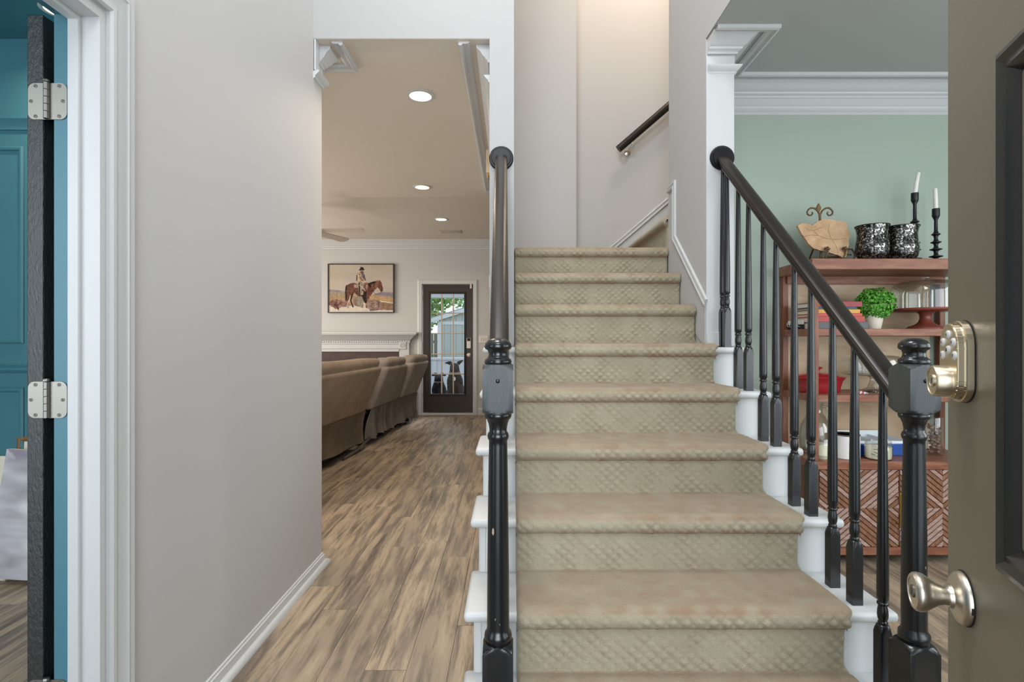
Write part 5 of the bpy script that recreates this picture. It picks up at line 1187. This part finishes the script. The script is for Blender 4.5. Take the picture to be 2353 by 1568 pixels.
# ------------------------------------------------------------------ behind the house, seen through the back door
struct('lawn', box(-14, 10, 11.2, 60, -0.4, -0.3), 'grass'); struct('porch_floor', box(-4, 3, LB + 0.14, 11.2, -0.3, -0.02), 'porch')
struct('porch_ceiling', box(-4, 3, 10.6, 11.4, 2.55, 2.62), 'white')
struct('porch_beam', box(-4, 3, 11.2, 11.4, Z_(684, 11.2), 2.56), 'white')
pr_ = thing('porch_rail', 'low white panelled porch wall behind the two waiting dogs', 'porch wall', (-1.5, 11.1, -0.02))
zr_ = Z_(822, 11.05)
obj('wall_panel', box(-4, 2.5, 11.06, 11.12, -0.02, zr_ - 0.05), 'white', pr_); obj('cap_rail', box(-4, 2.5, 11.02, 11.16, zr_ - 0.05, zr_, 0.006), 'white', pr_)
for k in range(9): obj('batten', box(-3.9 + k * 0.75, -3.82 + k * 0.75, 11.045, 11.06, -0.02, zr_ - 0.05), 'white', pr_)
SD = 18.0
sh = thing('garden_shed', 'grey gabled garden shed with white trim beyond the back porch', 'shed', (-0.6, SD + 1.5, -0.3))
sx = X_(1007.5, SD); apx = X_(1082, SD); sxr = 2 * apx - sx; ze = Z_(741, SD); za = Z_(718, SD)
xs = sx; i = 0
while xs < sxr - 0.02:
    w = 0.20; zz0 = ze + (za - ze) * (1 - abs((xs + w / 2) - apx) / (apx - sx))
    obj('siding_board', box(xs + 0.004, min(xs + w - 0.004, sxr), SD, SD + 0.03, -0.3, zz0 + 0.11), 'siding', sh); xs += w
obj('shed_body', prism([(sx + 0.02, -0.3), (sx + 0.02, ze + 0.08), (apx, za + 0.10), (sxr - 0.02, ze + 0.08), (sxr - 0.02, -0.3)], xz, SD + 0.03, SD + 3), 'siding', sh)
obj('corner_trim', box(sx - 0.03, sx + 0.10, SD - 0.03, SD + 0.02, -0.3, ze), 'white', sh); obj('corner_trim', box(sxr - 0.10, sxr + 0.03, SD - 0.03, SD + 0.02, -0.3, ze), 'white', sh)
obj('eave_trim', box(sx, sxr, SD - 0.02, SD, ze - 0.08, ze + 0.03), 'white', sh)
for a, c in (((sx - 0.25, ze - 0.02), (apx, za + 0.06)), ((sxr + 0.25, ze - 0.02), (apx, za + 0.06))):
    obj('gable_trim', prism([a, (a[0], a[1] + 0.14), (c[0], c[1] + 0.14), c], xz, SD - 0.12, SD - 0.03), 'white', sh)
    obj('roof_slope', prism([(a[0], a[1] + 0.14), (a[0], a[1] + 0.18), (c[0], c[1] + 0.18), (c[0], c[1] + 0.14)], xz, SD - 0.05, SD + 3.2), 'shedroof', sh)
fn = thing('board_fence', 'weathered wooden board fence left of the grey shed', 'fence', (-4.5, 19, -0.3))
for k in range(22): obj('fence_board', box(-5.6 + k * 0.14, -5.6 + k * 0.14 + 0.125, 19 + 0.006 * (k % 3), 19.02 + 0.006 * (k % 3), -0.3, Z_(767, 19) + 0.03 * R.random()), 'fence', fn)
for z in (0.1, 1.1): obj('fence_rail', box(-5.6, -2.55, 19.035, 19.08, z, z + 0.09), 'fence', fn)
def tree(label, cx, cy, hz, rad, n, zr):
    t = thing('tree', label, 'tree', (cx, cy, -0.3))
    tr = tube([(cx, cy, -0.3), (cx + 0.05, cy, 1.2), (cx - 0.05, cy, 2.6), (cx, cy, hz)], 0.16, 10, taper=[1.3, 1, 0.8, 0.3])
    obj('trunk', tr, 'bark', t, smooth=60)
    b = nb()
    cl = [(cx + R.uniform(-1, 1) * rad, cy + R.uniform(-.7, .7) * rad, hz + R.uniform(-1, 1) * zr, R.uniform(.35, .6) * rad) for _ in range(16)]
    for k in range(n):
        c = cl[k % 16]; v = Vector((R.gauss(0, 1), R.gauss(0, 1), R.gauss(0, 1))).normalized() * (c[3] * R.random() ** 0.4); p = Vector(c[:3]) + v
        nrm = Vector((R.gauss(0, 1), R.gauss(0, 1), R.gauss(0.6, 1))).normalized(); a = nrm.orthogonal().normalized(); q = nrm.cross(a); s_ = R.uniform(0.07, 0.15)
        vv = [b.verts.new(p - a * s_), b.verts.new(p + q * s_ * 0.6), b.verts.new(p + a * s_), b.verts.new(p - q * s_ * 0.6)]; b.faces.new(vv)
    f = obj('foliage', b, 'tree', t); f['kind'] = 'stuff'
tree('leafy green tree above the board fence, left of the shed', -4.9, 22.5, 3.0, 2.0, 6500, 1.7)
tree('leafy green tree rising behind the shed roof', -1.6, 31, 4.8, 3.0, 8000, 2.0)
# dogs waiting outside the door
def skin_body(name, pts, edges, m, parent, sub=2):
    me = bpy.data.meshes.new(name); me.from_pydata([p[:3] for p in pts], edges, [])
    o = bpy.data.objects.new(name, me); COL.objects.link(o)
    sk = o.modifiers.new('s', 'SKIN'); ss = o.modifiers.new('u', 'SUBSURF'); ss.levels = ss.render_levels = sub
    for i, p in enumerate(pts):
        v = me.skin_vertices[0].data[i]; v.radius = (p[3], p[4] if len(p) > 4 else p[3]); v.use_root = (i == 0)
    dg = bpy.context.evaluated_depsgraph_get(); nm = bpy.data.meshes.new_from_object(o.evaluated_get(dg)); bpy.data.objects.remove(o)
    nm.name = name; nm.materials.clear(); nm.materials.append(M[m]); nm.shade_smooth()
    o = bpy.data.objects.new(name, nm); COL.objects.link(o); o.parent = parent; WO[o.name] = worldloc(parent); return o
def dog(label, x, y, sc, m, yaw, tilt, ear_up, white):
    t = thing('dog', label, 'dog', (x, y, -0.02), yaw); t.scale = (sc, sc, sc)
    # a sitting dog facing -y: haunches on the ground, chest upright, front legs straight
    P = [(0, 0.30, 0.13, 0.135, 0.125), (0, 0.20, 0.26, 0.135, 0.14), (0, 0.08, 0.40, 0.165, 0.16), (0, 0.0, 0.52, 0.135, 0.125), (tilt * 0.3, -0.03, 0.65, 0.095, 0.09), (tilt * 0.7, -0.06, 0.735, 0.096, 0.09),
         (tilt, -0.14, 0.722, 0.068, 0.060), (tilt * 1.1, -0.22, 0.697, 0.046, 0.042), (tilt * 1.1, -0.25, 0.697, 0.028, 0.026)]
    E = [(i, i + 1) for i in range(8)]
    for s in (-1, 1):
        k = len(P); P += [(s * 0.095, 0.01, 0.40, 0.062), (s * 0.10, 0.0, 0.22, 0.042), (s * 0.10, 0.01, 0.07, 0.033), (s * 0.10, -0.035, 0.028, 0.036), (s * 0.10, -0.075, 0.024, 0.028)]
        E += [(2, k), (k, k + 1), (k + 1, k + 2), (k + 2, k + 3), (k + 3, k + 4)]
        k = len(P); P += [(s * 0.13, 0.24, 0.18, 0.10), (s * 0.175, 0.06, 0.20, 0.068), (s * 0.165, 0.17, 0.075, 0.042), (s * 0.165, 0.05, 0.032, 0.036), (s * 0.165, -0.01, 0.028, 0.03)]
        E += [(0, k), (k, k + 1), (k + 1, k + 2), (k + 2, k + 3), (k + 3, k + 4)]
    k = len(P); P += [(0, 0.43, 0.06, 0.03), (0.02, 0.52, 0.04, 0.022), (0.03, 0.60, 0.035, 0.012)]; E += [(0, k), (k, k + 1), (k + 1, k + 2)]
    skin_body('body', P, E, m, t)
    hx, hz = tilt * 0.7, 0.735
    for s in (-1, 1):
        if ear_up: pr = [(0.040, 0.055), (0.070, 0.085), (0.110, 0.098), (0.165, 0.108), (0.145, 0.075), (0.115, 0.045), (0.085, 0.01)]
        else: pr = [(0.03, 0.055), (0.08, 0.066), (0.125, 0.045), (0.155, 0.005), (0.120, -0.010), (0.09, 0.0), (0.07, 0.0)]
        if ear_up and s < 0: pr = [(0.035, 0.060), (0.075, 0.085), (0.120, 0.080), (0.185, 0.050), (0.150, 0.036), (0.115, 0.030), (0.085, 0.01)]
        obj('ear', prism([(hx + s * u, hz + v) for u, v in pr], lambda u, v, h: (u, -0.055 + h, v), -0.008, 0.008, bev=0.004, seg=1), m, t, local=True, smooth=60)
        obj('eye', ball((hx + s * 0.034, -0.142, hz + 0.022), 0.011), 'ink', t, local=True, smooth=180)
    obj('nose', ball((tilt * 1.1, -0.275, 0.703), 0.018, sc=(1.1, 0.7, 0.8)), 'ink', t, local=True, smooth=180)
    obj('collar', lathe([(0.100, -0.012), (0.104, 0), (0.100, 0.012)], (tilt * 0.3, -0.02, 0.61), 24, cap=False), 'collar', t, local=True, smooth=60)
    obj('tag', lathe([(0.014, -0.122), (0.014, -0.125), (0, -0.125)], (tilt * 0.3, 0, 0.58), 14, axis='Y'), 'brass', t, local=True)
    if white: obj('chest_blaze', ball((0, -0.095, 0.50), 0.035, sc=(0.8, 0.6, 1.2)), 'fur_w', t, local=True, smooth=180)
dog('black dog with drooping ears sitting outside the back door, on the left', X_(1008, 9.0), 9.0, 0.82, 'fur_b', -0.05, 0.02, False, False)
dog('dark grey-brown dog with raised ears sitting outside the back door, on the right', X_(1045, 9.8), 9.8, 1.0, 'fur_g', 0.0, 0.0, True, True)
